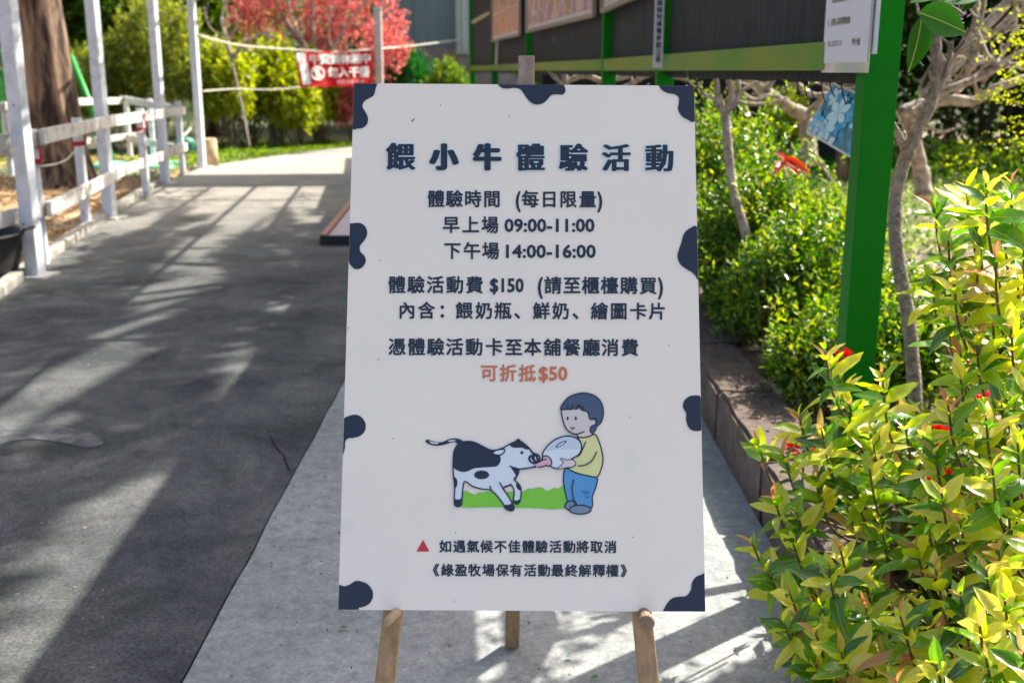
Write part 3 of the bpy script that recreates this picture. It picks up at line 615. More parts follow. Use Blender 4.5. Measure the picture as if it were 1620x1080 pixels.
mb.add([bfn(32 - 6.8, 34 - 4.2, 2), bfn(32 - 4.2, 34 - 6.8, 2), bfn(32 + 6.8, 34 + 4.2, 2), bfn(32 + 4.2, 34 + 6.8, 2)], [(0, 1, 2, 3)])
mb.add([bfn(30, 28, 2.2), bfn(34, 28, 2.2), bfn(35, 34, 2.2), bfn(33, 41, 2.2), bfn(30, 40, 2.2), bfn(29, 34, 2.2)], [(0, 1, 2, 3, 4, 5)])
mb.build('no_entry_mark', M_wt, ban)
# ---------------------------------------------------------------- timber deck panel beside the board
e = empty('low_platform', G(560, 388), 'low platform of pinkish planks with a black front edge left of the board', 'platform')
a0 = G(507, 388); zt = .085
dvx, dvy = Vector((1, 0, 0)), Vector((-.066 + .02, 1, 0)).normalized()
MB().bar(a0 + Vector((0, 0, .045)), a0 + dvx * 1.6 + Vector((0, 0, .045)), .03, .075, bev=.003).build('front_edge', M_black, e)
M_pink = mat('pink_plank', (.56, .46, .48), .6, col2=(.48, .38, .39), scale=3, stretch=(6, .5, 1))
M_edge = mat('copper_edge', (.42, .22, .15), .6)
MB().bar(a0 + Vector((.025, .02, .07)), a0 + Vector((.025, .02, .07)) + dvy * 2.6, .05, .04).build('side_edge', M_edge, e)
x = .06
while x < 1.55:
    MB().bar(a0 + Vector((x + .17, .02, .068)), a0 + Vector((x + .17, .02, .068)) + dvy * 2.6, .325, .03, bev=.004).build('plank', M_pink, e); x += .345
# ---------------------------------------------------------------- noticeboard of green posts with black shade net
nb = empty('noticeboard', (.93, 2.8, 0), 'long green framed noticeboard backed with black shade net along the right of the path', 'noticeboard')
NP = []
for px, d_, z_ in ((1397, 2.80, .1), (1053, 5.75, 0), (964, 7.9, 0), (839, 12.0, 0), (783, 16.3, 0), (748, 19.5, 0)):
    q = P(px, 112, d_); NP.append(Vector((q.x, q.y, 0)))
TOPZ = 2.75
for i, q in enumerate(NP):
    wd = .086 if i < 2 else .10
    MB().box((q.x, q.y + wd / 2, TOPZ / 2 - .02), (wd, wd, TOPZ), bev=.004).build('post', M_green, nb)
for i in range(5):
    a = NP[i] + Vector((-.045, .086, 0)); b = NP[i + 1] + Vector((-.045, .0, 0))
    if i == 0: b = NP[1] + Vector((-.045, 0, 0))
    o1 = Vector((.018, 0, 0))
    MB().bar(a + o1 + Vector((0, 0, 1.46)), b + o1 + Vector((0, 0, 1.46)), .036, .08, bev=.003).build('lower_rail', mat('rail_green_reflected', (.16, .24, .02), .35, col2=(.03, .22, .01), scale=1.5, contrast=(.4, .65)), nb)  # olive tint stands in for light reflected off the sunlit ground
    MB().bar(a + o1 + Vector((0, 0, 2.68)), b + o1 + Vector((0, 0, 2.68)), .036, .08, bev=.003).build('upper_rail', M_green, nb)
    mb = MB(); vs = []; nu, nv = 24, 10; A = NP[i] + Vector((.02, .08, 0)); B = NP[i + 1] + Vector((.02, .0, 0))
    for j in range(nv + 1):
        for k in range(nu + 1):
            q = lerp(A, B, k / nu); z = lerp(1.385, 2.72, j / nv); vs.append((q.x + .012 * noise.noise(Vector((q.y * 3, z * 3, i))), q.y, z + (.008 * noise.noise(Vector((q.y * 9, 0, 0))) if j == 0 else 0)))
    mb.add(vs, [(j * (nu + 1) + k, j * (nu + 1) + k + 1, (j + 1) * (nu + 1) + k + 1, (j + 1) * (nu + 1) + k) for j in range(nv) for k in range(nu)])
    mb.build('net_panel', M_net, nb, True)
# net wrapped round the back of the near post, with tie ends
mb = MB(); vs = []
for j in range(20):
    z = lerp(1.36, 2.72, j / 19)
    for k in range(5): vs.append((NP[0].x + .048 + .02 * k / 4 + .008 * noise.noise(Vector((z * 14, k, 0))), NP[0].y + .03 + .03 * k, z))
mb.add(vs, [(j * 5 + k, j * 5 + k + 1, (j + 1) * 5 + k + 1, (j + 1) * 5 + k) for j in range(19) for k in range(4)]).build('net_edge', M_net, nb)
for dy in (.16, .27, .36, .48, .55, .63, .8):
    q = Vector((NP[0].x - .05, NP[0].y + dy, 1.40)); MB().tube(spline([q + Vector((0, 0, .02)), q + Vector((-.01, -.01, -.02)), q + Vector((.0, -.03, -.05 - .02 * rnd.random()))], 3), .0022, 5).build('tie', M_black, nb)
q = P(1446, 112, 2.72)
MB().tube(spline([P(1450, 15, 2.7), P(1456, 28, 2.7), P(1452, 30, 2.7)], 4), .003, 5).build('tie', M_black, nb)
MB().tube(spline([P(1456, 52, 2.7), P(1445, 72, 2.7), P(1443, 85, 2.7), P(1460, 106, 2.7)], 5), .0032, 6).build('tie', M_black, nb)
MB().tube(spline([P(1443, 85, 2.7), P(1438, 100, 2.72), P(1436, 120, 2.74)], 5), .003, 6).build('tie', M_black, nb)
# posters: prints on the board's left face
def print_mat(name, cols, scale):
    m = bpy.data.materials.new(name); m.use_nodes = True; n = m.node_tree.nodes; L = m.node_tree.links; b = n['Principled BSDF']; b.inputs['Roughness'].default_value = .25
    tc = n.new('ShaderNodeTexCoord'); v = n.new('ShaderNodeTexVoronoi'); v.inputs['Scale'].default_value = scale; L.new(tc.outputs['Object'], v.inputs[0])
    nz = n.new('ShaderNodeTexNoise'); nz.inputs['Scale'].default_value = scale * 1.6; nz.inputs['Detail'].default_value = 6; L.new(tc.outputs['Object'], nz.inputs[0])
    sx = n.new('ShaderNodeSeparateColor'); L.new(v.outputs['Color'], sx.inputs[0])
    mx = n.new('ShaderNodeMath'); mx.operation = 'MULTIPLY_ADD'; mx.inputs[1].default_value = .45; L.new(sx.outputs[0], mx.inputs[0])
    m2 = n.new('ShaderNodeMath'); m2.operation = 'MULTIPLY'; m2.inputs[1].default_value = .55; L.new(nz.outputs[0], m2.inputs[0]); L.new(m2.outputs[0], mx.inputs[2])
    r = n.new('ShaderNodeValToRGB'); cr = r.color_ramp
    while len(cr.elements) < len(cols): cr.elements.new(.5)
    for i, c in enumerate(cols): cr.elements[i].position = .18 + .6 * i / (len(cols) - 1); cr.elements[i].color = (*c, 1)
    L.new(mx.outputs[0], r.inputs[0]); L.new(r.outputs[0], b.inputs['Base Color']); return m
M_frame = mat('poster_frame', (.30, .24, .19), .5)
PM = [print_mat('poster_photo_a', [(.5, .12, .10), (.62, .35, .2), (.18, .3, .08), (.72, .45, .40), (.3, .2, .12)], 7),
      print_mat('poster_photo_b', [(.45, .10, .08), (.65, .5, .52), (.12, .25, .06), (.3, .2, .32), (.78, .62, .58)], 9),
      print_mat('poster_photo_c', [(.7, .45, .48), (.78, .66, .66), (.5, .2, .25)], 6)]
def poster(p0, p1, hgt, pm, lab, margin, ncol):
    margin *= .6; a, b = P(*p0), P(*p1); up = Vector((0, 0, 1)); ax = (b - a).normalized(); nrm = ax.cross(up).normalized()
    if nrm.x > 0: nrm = -nrm
    e = empty('poster', a, lab, 'poster', 'framed posters on the noticeboard'); W = (b - a).length
    def q(u, v, o): return a + (b - a) * u + up * (v * hgt) + nrm * o
    MB().add([q(0, 0, .0), q(1, 0, .0), q(1, 1, .0), q(0, 1, .0), q(0, 0, .012), q(1, 0, .012), q(1, 1, .012), q(0, 1, .012)], [(0, 1, 2, 3), (4, 5, 6, 7), (0, 1, 5, 4), (1, 2, 6, 5), (2, 3, 7, 6), (3, 0, 4, 7)]).build('backing', mat('poster_sheet', (.72, .58, .57), .5), e)
    m_ = margin
    for c in range(ncol):
        for r_ in range(3):
            u0, u1 = m_ + (1 - 2 * m_) * c / ncol, m_ + (1 - 2 * m_) * (c + .93) / ncol; v0, v1 = .06 + .9 * r_ / 3, .06 + .9 * (r_ + .94) / 3
            MB().add([q(u0, v0, .016), q(u1, v0, .016), q(u1, v1, .016), q(u0, v1, .016)], [(0, 1, 2, 3)]).build('photo', pm, e)
    for u0, v0, u1, v1 in ((0, 0, 1, 0), (0, 1, 1, 1), (0, 0, 0, 1), (1, 0, 1, 1)):
        MB().bar(q(u0, v0, .02), q(u1, v1, .02), .03, .03, up=nrm).build('frame_side', M_frame, e)
poster((781, 65, 15.6), (825, 55, 12.6), 1.0, PM[0], 'narrow framed poster with orange red photos at the far end of the noticeboard', .04, 1)
poster((836, 50, 11.6), (944, 24, 8.25), .9, PM[1], 'wide framed poster with rows of small photos in the middle of the noticeboard', .04, 5)
poster((957, 18, 7.75), (1040, -18, 6.0), .8, PM[2], 'pinkish framed poster at the top centre, nearest of the framed posters', .05, 4)
MB().tube([P(788, 63, 15.6), P(786, 104, 15.8)], .03, 8).build('hanger_pipe', mat('pink_pipe', (.6, .45, .44), .6), nb)
MB().tube([P(749, 35, 19.2), P(777, 20, 17.0)], .035, 6).build('brace', mat('brace_tan', (.45, .38, .22), .6), nb)
# slim plaque on second post
q0, q1 = P(1033, 108, 5.6), P(1048, 108, 5.6); Wq = q1 - q0
sl = empty('slim_plaque', q0, 'slim upright white plaque with small print on the second green post', 'plaque')
MB().box((q0 + q1) / 2 + Vector((0, 0, .33)), (Wq.length, .006, .66), bev=.002).build('plate', mat('plaque_white', (.66, .62, .66), .4), sl)
mb = MB()
def sfn(u, v, l=0): return q0 + Vector((Wq.x * u, -.0045, .66 * (1 - v)))
for i, ch in enumerate('綠意花園植物導覽參觀注意'): put_glyph(mb, ch, .5, .36 + i * .052, .05, lambda u, v, l=0: q0 + Vector(((u - .5) * .6 + Wq.x * .5, -.0045, .66 * (1 - v))), .01)
mb.build('lettering', mat('print_grey', (.16, .15, .19), .7), sl)
# paper notice on the near bay (faces left, so it is seen foreshortened)
Xp = NP[0].x - .052
def wp(px, py): # on plane x = Xp
    d_ = Xp * F / (px - 810); return P(px, py, d_)
A0, A1 = wp(1303, 112), wp(1373, 112); yl, yr = A0.y, A1.y
pn = empty('paper_notice', (Xp, (yl + yr) / 2, 1.42), 'laminated white notice with brown print on the near end of the noticeboard', 'notice')
def nfn(u, v, l=0): return Vector((Xp - .004 - .001 * l - .003 * math.sin(u * 5), yl + (yr - yl) * u, 1.425 + .35 * (1 - v)))
def gridsheet(fn, nu, nv, m, name, par, l=0, u0=0, u1=1, v0=0, v1=1):
    vs = [fn(lerp(u0, u1, i / nu), lerp(v0, v1, j / nv), l) for j in range(nv + 1) for i in range(nu + 1)]
    return MB().add(vs, [(j * (nu + 1) + i, j * (nu + 1) + i + 1, (j + 1) * (nu + 1) + i + 1, (j + 1) * (nu + 1) + i) for j in range(nv) for i in range(nu)]).build(name, m, par, True)
gridsheet(nfn, 8, 6, mat('laminate', (.52, .54, .52), .15, coat=.5), 'sleeve', pn, 0, -.02, 1.03, -.02, 1.03)
gridsheet(nfn, 8, 6, mat('paper', (.72, .70, .74), .5), 'sheet', pn, 1, .01, .99, 0, .955)
gridsheet(lambda u, v, l=0: Vector((Xp + .004, lerp(yl, yr, u), 1.46 + .32 * (1 - v))), 4, 4, mat('paper_back', (.75, .76, .8), .5), 'rear_sheet', pn, 0, .7, 1.12, 0, 1)
M_brown = mat('brown_print', (.20, .115, .055), .7); mb = MB()
Wn = abs(yr - yl)
def nf2(u, v, l=0): return nfn(u / Wn, v / .35, 2)
for s, x0, y0 in (('六、若家屬陪同幼兒入園餵食者', .13, .115), ('請由家長陪同入園參觀。', .20, .185), ('七、若需人員導覽解說', .10, .245), ('05-2537113李小姐', .16, .302)):
    for i, ch in enumerate(s): put_glyph(mb, ch, x0 * Wn + i * .0215 * (.62 if ch.isascii() else 1), y0 - .02, .021, nf2, .012, kind='cjk')
mb.build('lettering', M_brown, pn)
# blue flower card under the rail
Xc = 1.0
def wc(px, py): return P(px, py, Xc * F / (px - 810))
K_TL, K_BL, K_BR = wc(1318, 131), wc(1275, 209), wc(1345, 250); K_TR = K_TL + (K_BR - K_BL)
card = empty('flower_card', lerp(K_TL, K_TR, .5), 'faded blue flower photo card hanging crooked below the green rail', 'card')
KW, KH = (K_BR - K_BL).length, (K_TL - K_BL).length
def kfn(u, v, l=0):
    p_ = K_TL + (K_TR - K_TL) * (u / KW) + (K_BL - K_TL) * (v / KH); return p_ + Vector((-.0012 * l, 0, 0))
def gs(l, u0, u1, v0, v1, m, name): MB().add([kfn(u0, v0, l), kfn(u1, v0, l), kfn(u1, v1, l), kfn(u0, v1, l)], [(0, 1, 2, 3)]).build(name, m, card)
gs(0, 0, KW, 0, KH, mat('card_border', (.60, .62, .60), .3), 'backing'); gs(1, .012, KW - .012, .014, KH - .014, mat('card_blue', (.008, .34, .62), .35, col2=(.01, .10, .14), scale=14, contrast=(.45, .6)), 'photo')
Ms = [mat('petal_pale', (.52, .80, .92), .4), mat('petal_blue', (.08, .48, .78), .4), mat('petal_mid', (.02, .34, .66), .4)]
mb = MB(); lay = 2
for k in range(15):
    cx_, cy_ = rnd.uniform(.08, .92) * KW, rnd.uniform(.16, .8) * KH; r_ = rnd.uniform(.05, .085)
    if k == 14: cx_, cy_, r_ = KW * .42, KH * .40, .10
    m0 = Ms[0] if k == 14 else Ms[k % 3]
    mb.use(m0)
    for j in range(6):
        a = j * 1.047 + k; u_ = Vector((math.cos(a), math.sin(a))); v_2 = Vector((-u_.y, u_.x)); pts = []
        for t in np.linspace(0, 1, 8): pts.append((t, .26 * math.sin(math.pi * t ** 1.3)))
        poly = pts + [(t, -w_) for t, w_ in pts[::-1][1:-1]]
        poly = [(min(max(cx_ + (u_.x * t + v_2.x * w_) * r_, .014), KW - .014), min(max(cy_ + (u_.y * t + v_2.y * w_) * r_, .016), KH - .016)) for t, w_ in poly]
        mb.add([kfn(x, y, lay + .04 * j) for x, y in poly], [tuple(range(len(poly)))])
    lay += .3
mb.build('flower_print', None, card)
mb = MB()
for i, ch in enumerate('石蒜科'): put_glyph(mb, ch, .06 + i * .045, KH - .088, .042, kfn, .02, layer=8)
for i, ch in enumerate('大花君子蘭'): put_glyph(mb, ch, .05 + i * .064, KH - .040, .052, kfn, .03, layer=8)
mb.build('lettering', mat('card_white', (.8, .86, .84), .5), card)
# ---------------------------------------------------------------- easel and sign board
TL, TR, BR, BL = P(560, 132, 1.93), P(1098, 136, 1.93), P(1116, 967, 1.787), P(535, 964, 1.787)
Nrm = (TR - TL).cross(BL - TL).normalized()
if Nrm.y > 0: Nrm = -Nrm
def homog(src):
    A = []; b = []
    for (x, y), (u, v) in zip(src, ((0, 0), (1, 0), (1, 1), (0, 1))):
        A += [[x, y, 1, 0, 0, 0, -u * x, -u * y], [0, 0, 0, x, y, 1, -v * x, -v * y]]; b += [u, v]
    return np.append(np.linalg.solve(np.array(A, float), np.array(b, float)), 1).reshape(3, 3)
HM = homog([(560, 132), (1098, 136), (1116, 967), (535, 964)])
LAY = .00035
def sgn(x, y, l=0):
    "a place on the board's face given where the photograph shows it"
    q = HM @ np.array([x, y, 1.0]); u, v = q[0] / q[2], q[1] / q[2]
    u = min(max(u, .0006), .9994); v = min(max(v, .0005), .9995)
    return lerp(lerp(TL, TR, u), lerp(BL, BR, u), v) + Nrm * (.0006 + LAY * l)
M_board = mat('board_white', (.90, .825, .735), .38, col2=(.87, .80, .715), scale=2.2, spec=.4, col3=(.70, .66, .60), scale3=9, c3=(.66, .90))
M_ink = mat('ink_navy', (.022, .032, .058), .42); M_orange = mat('ink_orange', (.62, .19, .09), .45)
board = empty('sign_board', lerp(BL, BR, .5), 'large white sign board with calf and boy drawing resting on a wooden easel', 'sign')
ax = (TR - TL).normalized(); ay = (TL - BL).normalized()
th = .006; cs = [TL, TR, BR, BL]
bm = bmesh.new(); vf = [bm.verts.new(c) for c in cs]; vb = [bm.verts.new(c - Nrm * th) for c in cs]
bm.faces.new(vf); bm.faces.new(vb[::-1])
for i in range(4): bm.faces.new((vf[i], vb[i], vb[(i + 1) % 4], vf[(i + 1) % 4]))
bmesh.ops.recalc_face_normals(bm, faces=bm.faces[:])
bmesh.ops.bevel(bm, geom=[e_ for e_ in bm.edges if abs((e_.verts[0].co - e_.verts[1].co).normalized().dot(Nrm)) > .9], offset=.004, segments=3, affect='EDGES')
me = bpy.data.meshes.new('panel'); bm.to_mesh(me); bm.free(); me.materials.append(M_board); o = bpy.data.objects.new('panel', me); C.objects.link(o); attach(o, board)
def fill(mb, pts, fn, l, smooth=4, m=None):
    p2 = spline([Vector((x, y)).to_3d() for x, y in pts], smooth, True) if smooth else [Vector((x, y, 0)) for x, y in pts]
    tri = tessellate_polygon([p2])
    if m: mb.use(m)
    mb.add([fn(p_.x, p_.y, l) for p_ in p2], tri)
def stroke(mb, pts, w_, fn, l, m=None, closed=False, smooth=5):
    if m: mb.use(m)
    p2 = spline([Vector((x, y, 0)) for x, y in pts], smooth, closed); n = len(p2); vs = []
    for i in range(n):
        a = p2[(i - 1) % n] if closed else p2[max(i - 1, 0)]; b = p2[(i + 1) % n] if closed else p2[min(i + 1, n - 1)]
        t = (b - a); t = t.normalized() if t.length > 1e-6 else Vector((1, 0, 0)); s = Vector((-t.y, t.x, 0)) * w_ / 2
        if not closed: s *= (.55 if i in (0, n - 1) else 1)
        vs += [p2[i] + s, p2[i] - s]
    k = n if closed else n - 1
    mb.add([fn(v.x, v.y, l) for v in vs], [(2 * i, 2 * i + 1, (2 * i + 3) % (2 * n), (2 * i + 2) % (2 * n)) for i in range(k)])
def z7(pts): return [(530 + x / 2.7, 120 + y / 2.7) for x, y in pts]
def z8(pts): return [(530 + x / 2.571, 420 + y / 2.571) for x, y in pts]
def z2(pts): return [(530 + x / 2.746, 820 + y / 2.746) for x, y in pts]
SP = [z7([(70, 20), (77, 25), (173, 28), (174, 55), (165, 85), (140, 100), (122, 115), (118, 135), (130, 155), (141, 180), (138, 205), (122, 222), (100, 226), (66, 222), (50, 120)]),
      z7([(705, 30), (712, 52), (735, 56), (770, 53), (795, 62), (815, 90), (835, 113), (860, 124), (890, 118), (910, 100), (925, 84), (950, 80), (970, 82), (984, 70), (982, 52), (965, 36), (840, 10)]),
      z7([(1386, 34), (1395, 60), (1420, 75), (1450, 80), (1468, 95), (1468, 120), (1465, 145), (1480, 172), (1505, 188), (1536, 194), (1560, 110), (1540, 30), (1460, 20)]),
      z7([(50, 640), (80, 630), (110, 630), (132, 648), (138, 675), (128, 700), (108, 725), (108, 750), (125, 768), (132, 790), (120, 815), (98, 826), (75, 818), (52, 780), (30, 700)]),
      z7([(1548, 648), (1515, 652), (1490, 675), (1480, 710), (1468, 745), (1463, 775), (1475, 805), (1500, 825), (1525, 840), (1540, 855), (1552, 866), (1570, 750)]),
      z8([(1488, 536), (1465, 528), (1440, 532), (1420, 550), (1415, 575), (1428, 600), (1428, 630), (1440, 660), (1462, 672), (1494, 664), (1510, 600)]),
      z8([(30, 628), (55, 612), (85, 606), (110, 618), (125, 645), (120, 675), (100, 693), (75, 700), (55, 702), (42, 715), (40, 745), (26, 772), (0, 690)]),
      z2([(6, 288), (40, 293), (65, 285), (85, 272), (105, 270), (140, 282), (162, 310), (165, 340), (150, 368), (125, 382), (105, 386), (97, 402), (40, 404), (10, 404), (-6, 350)]),
      z2([(1616, 241), (1590, 243), (1565, 255), (1550, 280), (1545, 310), (1525, 335), (1495, 338), (1465, 345), (1445, 365), (1433, 385), (1431, 412), (1530, 425), (1622, 412), (1630, 330)])]
for s in SP:
    mb = MB(); fill(mb, s, sgn, 1, 5); mb.build('cow_spot', M_ink, board)
M_halo = mat('halo_pale_blue', (.62, .80, .86), .4)
for m_, off, l_, wd in ((M_halo, .084, 1, 'halo'), (M_ink, .052, 2, 'character')):
    for ch, x in zip('餵小牛體驗活動', (634, 702.5, 771, 839.5, 907.5, 975, 1043.5)):
        mb = MB(); put_glyph(mb, ch, x, 248 + (x - 634) * .0055, 45 if ch not in '小牛' else 43, sgn, off if ch not in '小牛' else off + (.03 if l_ == 2 else .025), layer=l_, wf=1.0)
        mb.build('title_' + wd, m_, board)
def line(chars, y, size, strings=(), m_=M_ink, off=.024, tilt=.004):
    mb = MB()
    for ch, x in chars: put_glyph(mb, ch, x, y + (x - 820) * tilt, size, sgn, off if ch not in '、：' else .03, layer=1)
    for s, x0, x1, h_ in strings: put_string(mb, s, x0, x1, y + ((x0 + x1) / 2 - 820) * tilt + .5, h_, sgn, .030, layer=1)
    return mb.build('lettering', m_, board)
line(list(zip('體驗時間每日限量', (690, 719, 748.5, 778.5, 839, 869, 899, 930))), 315, 28, [('(', 817, 823, 24), (')', 946, 952, 24)])
line(list(zip('早上場', (714, 745, 775.5))), 356, 28, [('09:00-11:00', 799, 940, 20)])
line(list(zip('下午場', (716, 747, 776.5))), 397, 28, [('14:00-16:00', 801.5, 942, 20)])
line(list(zip('體驗活動費請至櫃檯購買', (628, 658.5, 689, 720, 751, 875, 905, 934.5, 964.5, 995, 1025.5))), 451, 28.5, [('$150', 776, 828, 21), ('(', 852, 858, 25), (')', 1042, 1048, 25)])
line(list(zip('內含：餵奶瓶、鮮奶、繪圖卡片', (644, 675, 707, 734.5, 766, 796, 827, 856.7, 887.4, 919, 948.5, 979, 1010, 1040))), 491.5, 28)
line(list(zip('憑體驗活動卡至本舖餐廳消費', (628.4, 659, 689.5, 719.4, 750.5, 782, 813, 843, 874, 904.6, 935.7, 965.6, 996.7))), 549, 28.5)
line(list(zip('可折抵', (774, 804, 834.5))), 590, 28, [('$50', 853, 897, 21)], M_orange)
line(list(zip('如遇氣候不佳體驗活動將取消', (705, 727, 748.5, 770, 792, 814, 836, 857, 879, 901, 922, 944, 966))), 864, 20.5, off=.028)
line(list(zip('《綠盈牧場保有活動最終解釋權》', (685, 708, 729.6, 751, 773, 795, 816.6, 839, 861, 882, 904, 925.5, 947.7, 969, 992))), 901.5, 20.5, off=.028)
mb = MB(); fill(mb, z2([(383, 91), (411, 142), (355, 142)]), sgn, 1, 0); mb.build('warning_triangle', mat('ink_red', (.62, .035, .06), .45), board)
# drawing
def zi(pts): return [(660 + x / 4.697, 600 + y / 4.697) for x, y in pts]
def ell(cx, cy, rx, ry, n=14, rot=0): return [(cx + rx * math.cos(a) * math.cos(rot) - ry * math.sin(a) * math.sin(rot), cy + rx * math.cos(a) * math.sin(rot) + ry * math.sin(a) * math.cos(rot)) for a in [2 * math.pi * i / n for i in range(n)]]
W_ = 2.1
mb = MB(); fill(mb, zi([(335, 948), (340, 880), (341, 835), (370, 828), (395, 842), (428, 857), (450, 842), (490, 838), (530, 834), (600, 832), (680, 834), (770, 832), (800, 826), (828, 808), (855, 814), (900, 800), (940, 808), (962, 826), (1000, 814), (1030, 803), (1050, 812), (1085, 790), (1100, 850), (1100, 958), (900, 956), (700, 950), (500, 948)]), sgn, 1, 2, mat('ink_grass', (.21, .60, .055), .45)); mb.build('grass_drawing', None, board)
Wt, Nv = mat('ink_white_blue', (.70, .78, .86), .4), M_ink
mb = MB()
body = [(272, 560), (280, 520), (305, 485), (350, 462), (420, 465), (490, 498), (560, 527), (630, 512), (690, 480), (722, 466), (738, 456), (752, 444), (768, 457), (800, 480), (835, 512), (862, 545), (900, 560), (912, 590), (905, 618), (880, 642), (840, 656), (762, 668), (755, 690), (745, 715), (727, 748), (748, 768), (770, 800), (773, 850), (766, 900), (745, 925), (718, 912), (716, 890), (722, 840), (714, 805), (695, 786), (640, 805), (668, 850), (700, 905), (720, 945), (716, 970), (688, 974), (655, 955), (642, 925), (600, 870), (550, 822), (480, 813), (410, 792), (357, 756), (342, 800), (335, 880), (330, 930), (305, 944), (280, 930), (277, 880), (280, 800), (270, 700), (268, 620)]
fill(mb, zi(body), sgn, 2, 3, Wt)
tail = [(350, 470), (320, 445), (275, 437), (230, 447), (180, 466), (120, 460), (82, 447), (62, 455), (72, 472), (110, 487), (160, 492), (220, 480), (262, 466), (290, 468), (312, 492)]
fill(mb, zi(tail), sgn, 2.5, 3, Nv)
fill(mb, zi([(272, 560), (280, 520), (305, 485), (350, 462), (420, 465), (490, 498), (560, 527), (580, 548), (612, 562), (622, 590), (615, 620), (590, 645), (540, 650), (470, 655), (420, 661), (380, 680), (340, 687), (300, 675), (275, 655), (268, 610)]), sgn, 3, 3, Nv)
for pl in ([(278, 888), (305, 892), (334, 885), (331, 928), (305, 946), (279, 928)], [(643, 932), (680, 930), (707, 920), (721, 948), (716, 972), (690, 976), (655, 956)], [(716, 893), (740, 900), (767, 888), (762, 912), (744, 927), (719, 914)],
           ell(480, 708, 56, 32), [(270, 720), (296, 742), (300, 778), (285, 808), (276, 790)], [(742, 768), (768, 795), (770, 822), (750, 815), (736, 790)], [(700, 648), (757, 662), (752, 690), (740, 714), (722, 690)],
           [(690, 487), (720, 467), (740, 457), (752, 442), (768, 457), (800, 480), (836, 514), (812, 520), (780, 506), (740, 507), (708, 503)], ell(866, 594, 43, 34, rot=.5), [(832, 510), (862, 540), (905, 562), (890, 575), (850, 548)]):
    fill(mb, zi(pl), sgn, 3.5, 3, Nv)
fill(mb, zi(ell(779, 543, 11, 12)), sgn, 4, 2, Nv)
stroke(mb, zi(body), W_, sgn, 4, Nv, True, 3)
for pl in ([(845, 580), (850, 600), (862, 610)], [(880, 572), (878, 588), (888, 600)]): stroke(mb, zi(pl), 1.2, sgn, 4.5, Wt)
fill(mb, zi([(88, 459), (120, 466), (162, 470), (150, 479), (110, 476)]), sgn, 4.5, 2, Wt); fill(mb, zi([(228, 462), (255, 449), (292, 452), (262, 460)]), sgn, 4.5, 2, Wt)
ear = [(562, 545), (590, 526), (640, 518), (652, 528), (635, 552), (600, 562), (577, 556)]
fill(mb, zi(ear), sgn, 4.5, 3, Wt); stroke(mb, zi(ear), W_, sgn, 5, Nv, True)
for pl in ([(688, 640), (725, 660), (780, 665), (840, 656), (905, 645)], [(612, 762), (640, 810), (668, 850)], [(540, 788), (552, 822)], [(640, 803), (680, 788), (702, 775)], [(718, 748), (742, 712)]): stroke(mb, zi(pl), W_, sgn, 5, Nv)
mb.build('calf_drawing', None, board)
mb = MB()
Sk, Hr, Sh, Je, Sho = mat('ink_skin', (.70, .62, .61), .45), mat('ink_hair', (.07, .105, .19), .45), mat('ink_shirt', (.72, .74, .34), .45), mat('ink_jeans', (.10, .33, .62), .45), mat('ink_shoe', (.20, .27, .37), .45)
Bt, Pk, Bt2 = mat('ink_bottle', (.72, .79, .86), .4), mat('ink_pink', (.74, .42, .52), .45), mat('ink_bottle_shade', (.55, .66, .76), .4)
bot = [(932, 565), (950, 520), (1000, 465), (1060, 432), (1120, 421), (1175, 433), (1212, 465), (1222, 510), (1202, 555), (1150, 590), (1110, 612), (1070, 660), (1010, 655), (960, 612)]
sh1 = [(1098, 938), (1122, 905), (1170, 903), (1185, 940), (1145, 972), (1112, 962)]; sh2 = ell(1212, 966, 80, 33)
je = [(1105, 660), (1180, 693), (1265, 713), (1336, 727), (1328, 800), (1302, 868), (1303, 930), (1285, 957), (1180, 945), (1165, 905), (1122, 902), (1100, 830), (1087, 740)]
shirt = [(1192, 425), (1240, 431), (1318, 408), (1350, 460), (1374, 540), (1380, 610), (1362, 680), (1335, 724), (1270, 714), (1190, 695), (1125, 662), (1180, 635), (1150, 585), (1205, 558), (1224, 510), (1213, 460)]
face = [(1078, 225), (1081, 290), (1095, 340), (1120, 380), (1160, 404), (1188, 410), (1195, 426), (1245, 431), (1305, 410), (1288, 375), (1300, 345), (1330, 332), (1335, 300), (1310, 285), (1290, 240), (1180, 190)]
hair = [(1066, 224), (1085, 180), (1130, 132), (1190, 108), (1250, 102), (1310, 118), (1352, 150), (1378, 200), (1383, 260), (1366, 320), (1336, 347), (1325, 375), (1300, 402), (1285, 375), (1296, 347), (1325, 335), (1332, 302), (1314, 288), (1286, 300), (1274, 262), (1262, 238), (1232, 232), (1215, 218), (1194, 204), (1188, 220), (1150, 216), (1148, 224), (1110, 222)]
for pl, m_, l_ in ((je, Je, 2), (sh1, Sho, 2.5), (sh2, Sho, 3), (shirt, Sh, 3), (face, Sk, 3.5), (hair, Hr, 4), (bot, Bt, 5)):
    fill(mb, zi(pl), sgn, l_, 3, m_); stroke(mb, zi(pl), W_, sgn, l_ + .4, Nv, True, 3)
fill(mb, zi([(1010, 470), (1060, 436), (1120, 426), (1170, 437), (1208, 470), (1216, 515), (1140, 518), (1050, 522), (985, 530), (960, 530)]), sgn, 5.2, 3, Bt2)
fill(mb, zi([(1182, 960), (1210, 945), (1222, 470)]) if False else zi(ell(1070, 480, 46, 13, rot=-.5)), sgn, 5.6, 3, Nv); fill(mb, zi(ell(1070, 481, 34, 6, rot=-.5)), sgn, 5.9, 3, Bt)
fill(mb, zi(ell(965, 605, 30, 42, rot=-.7)), sgn, 6, 3, Pk); stroke(mb, zi(ell(965, 605, 30, 42, rot=-.7)), W_, sgn, 6.3, Nv, True)
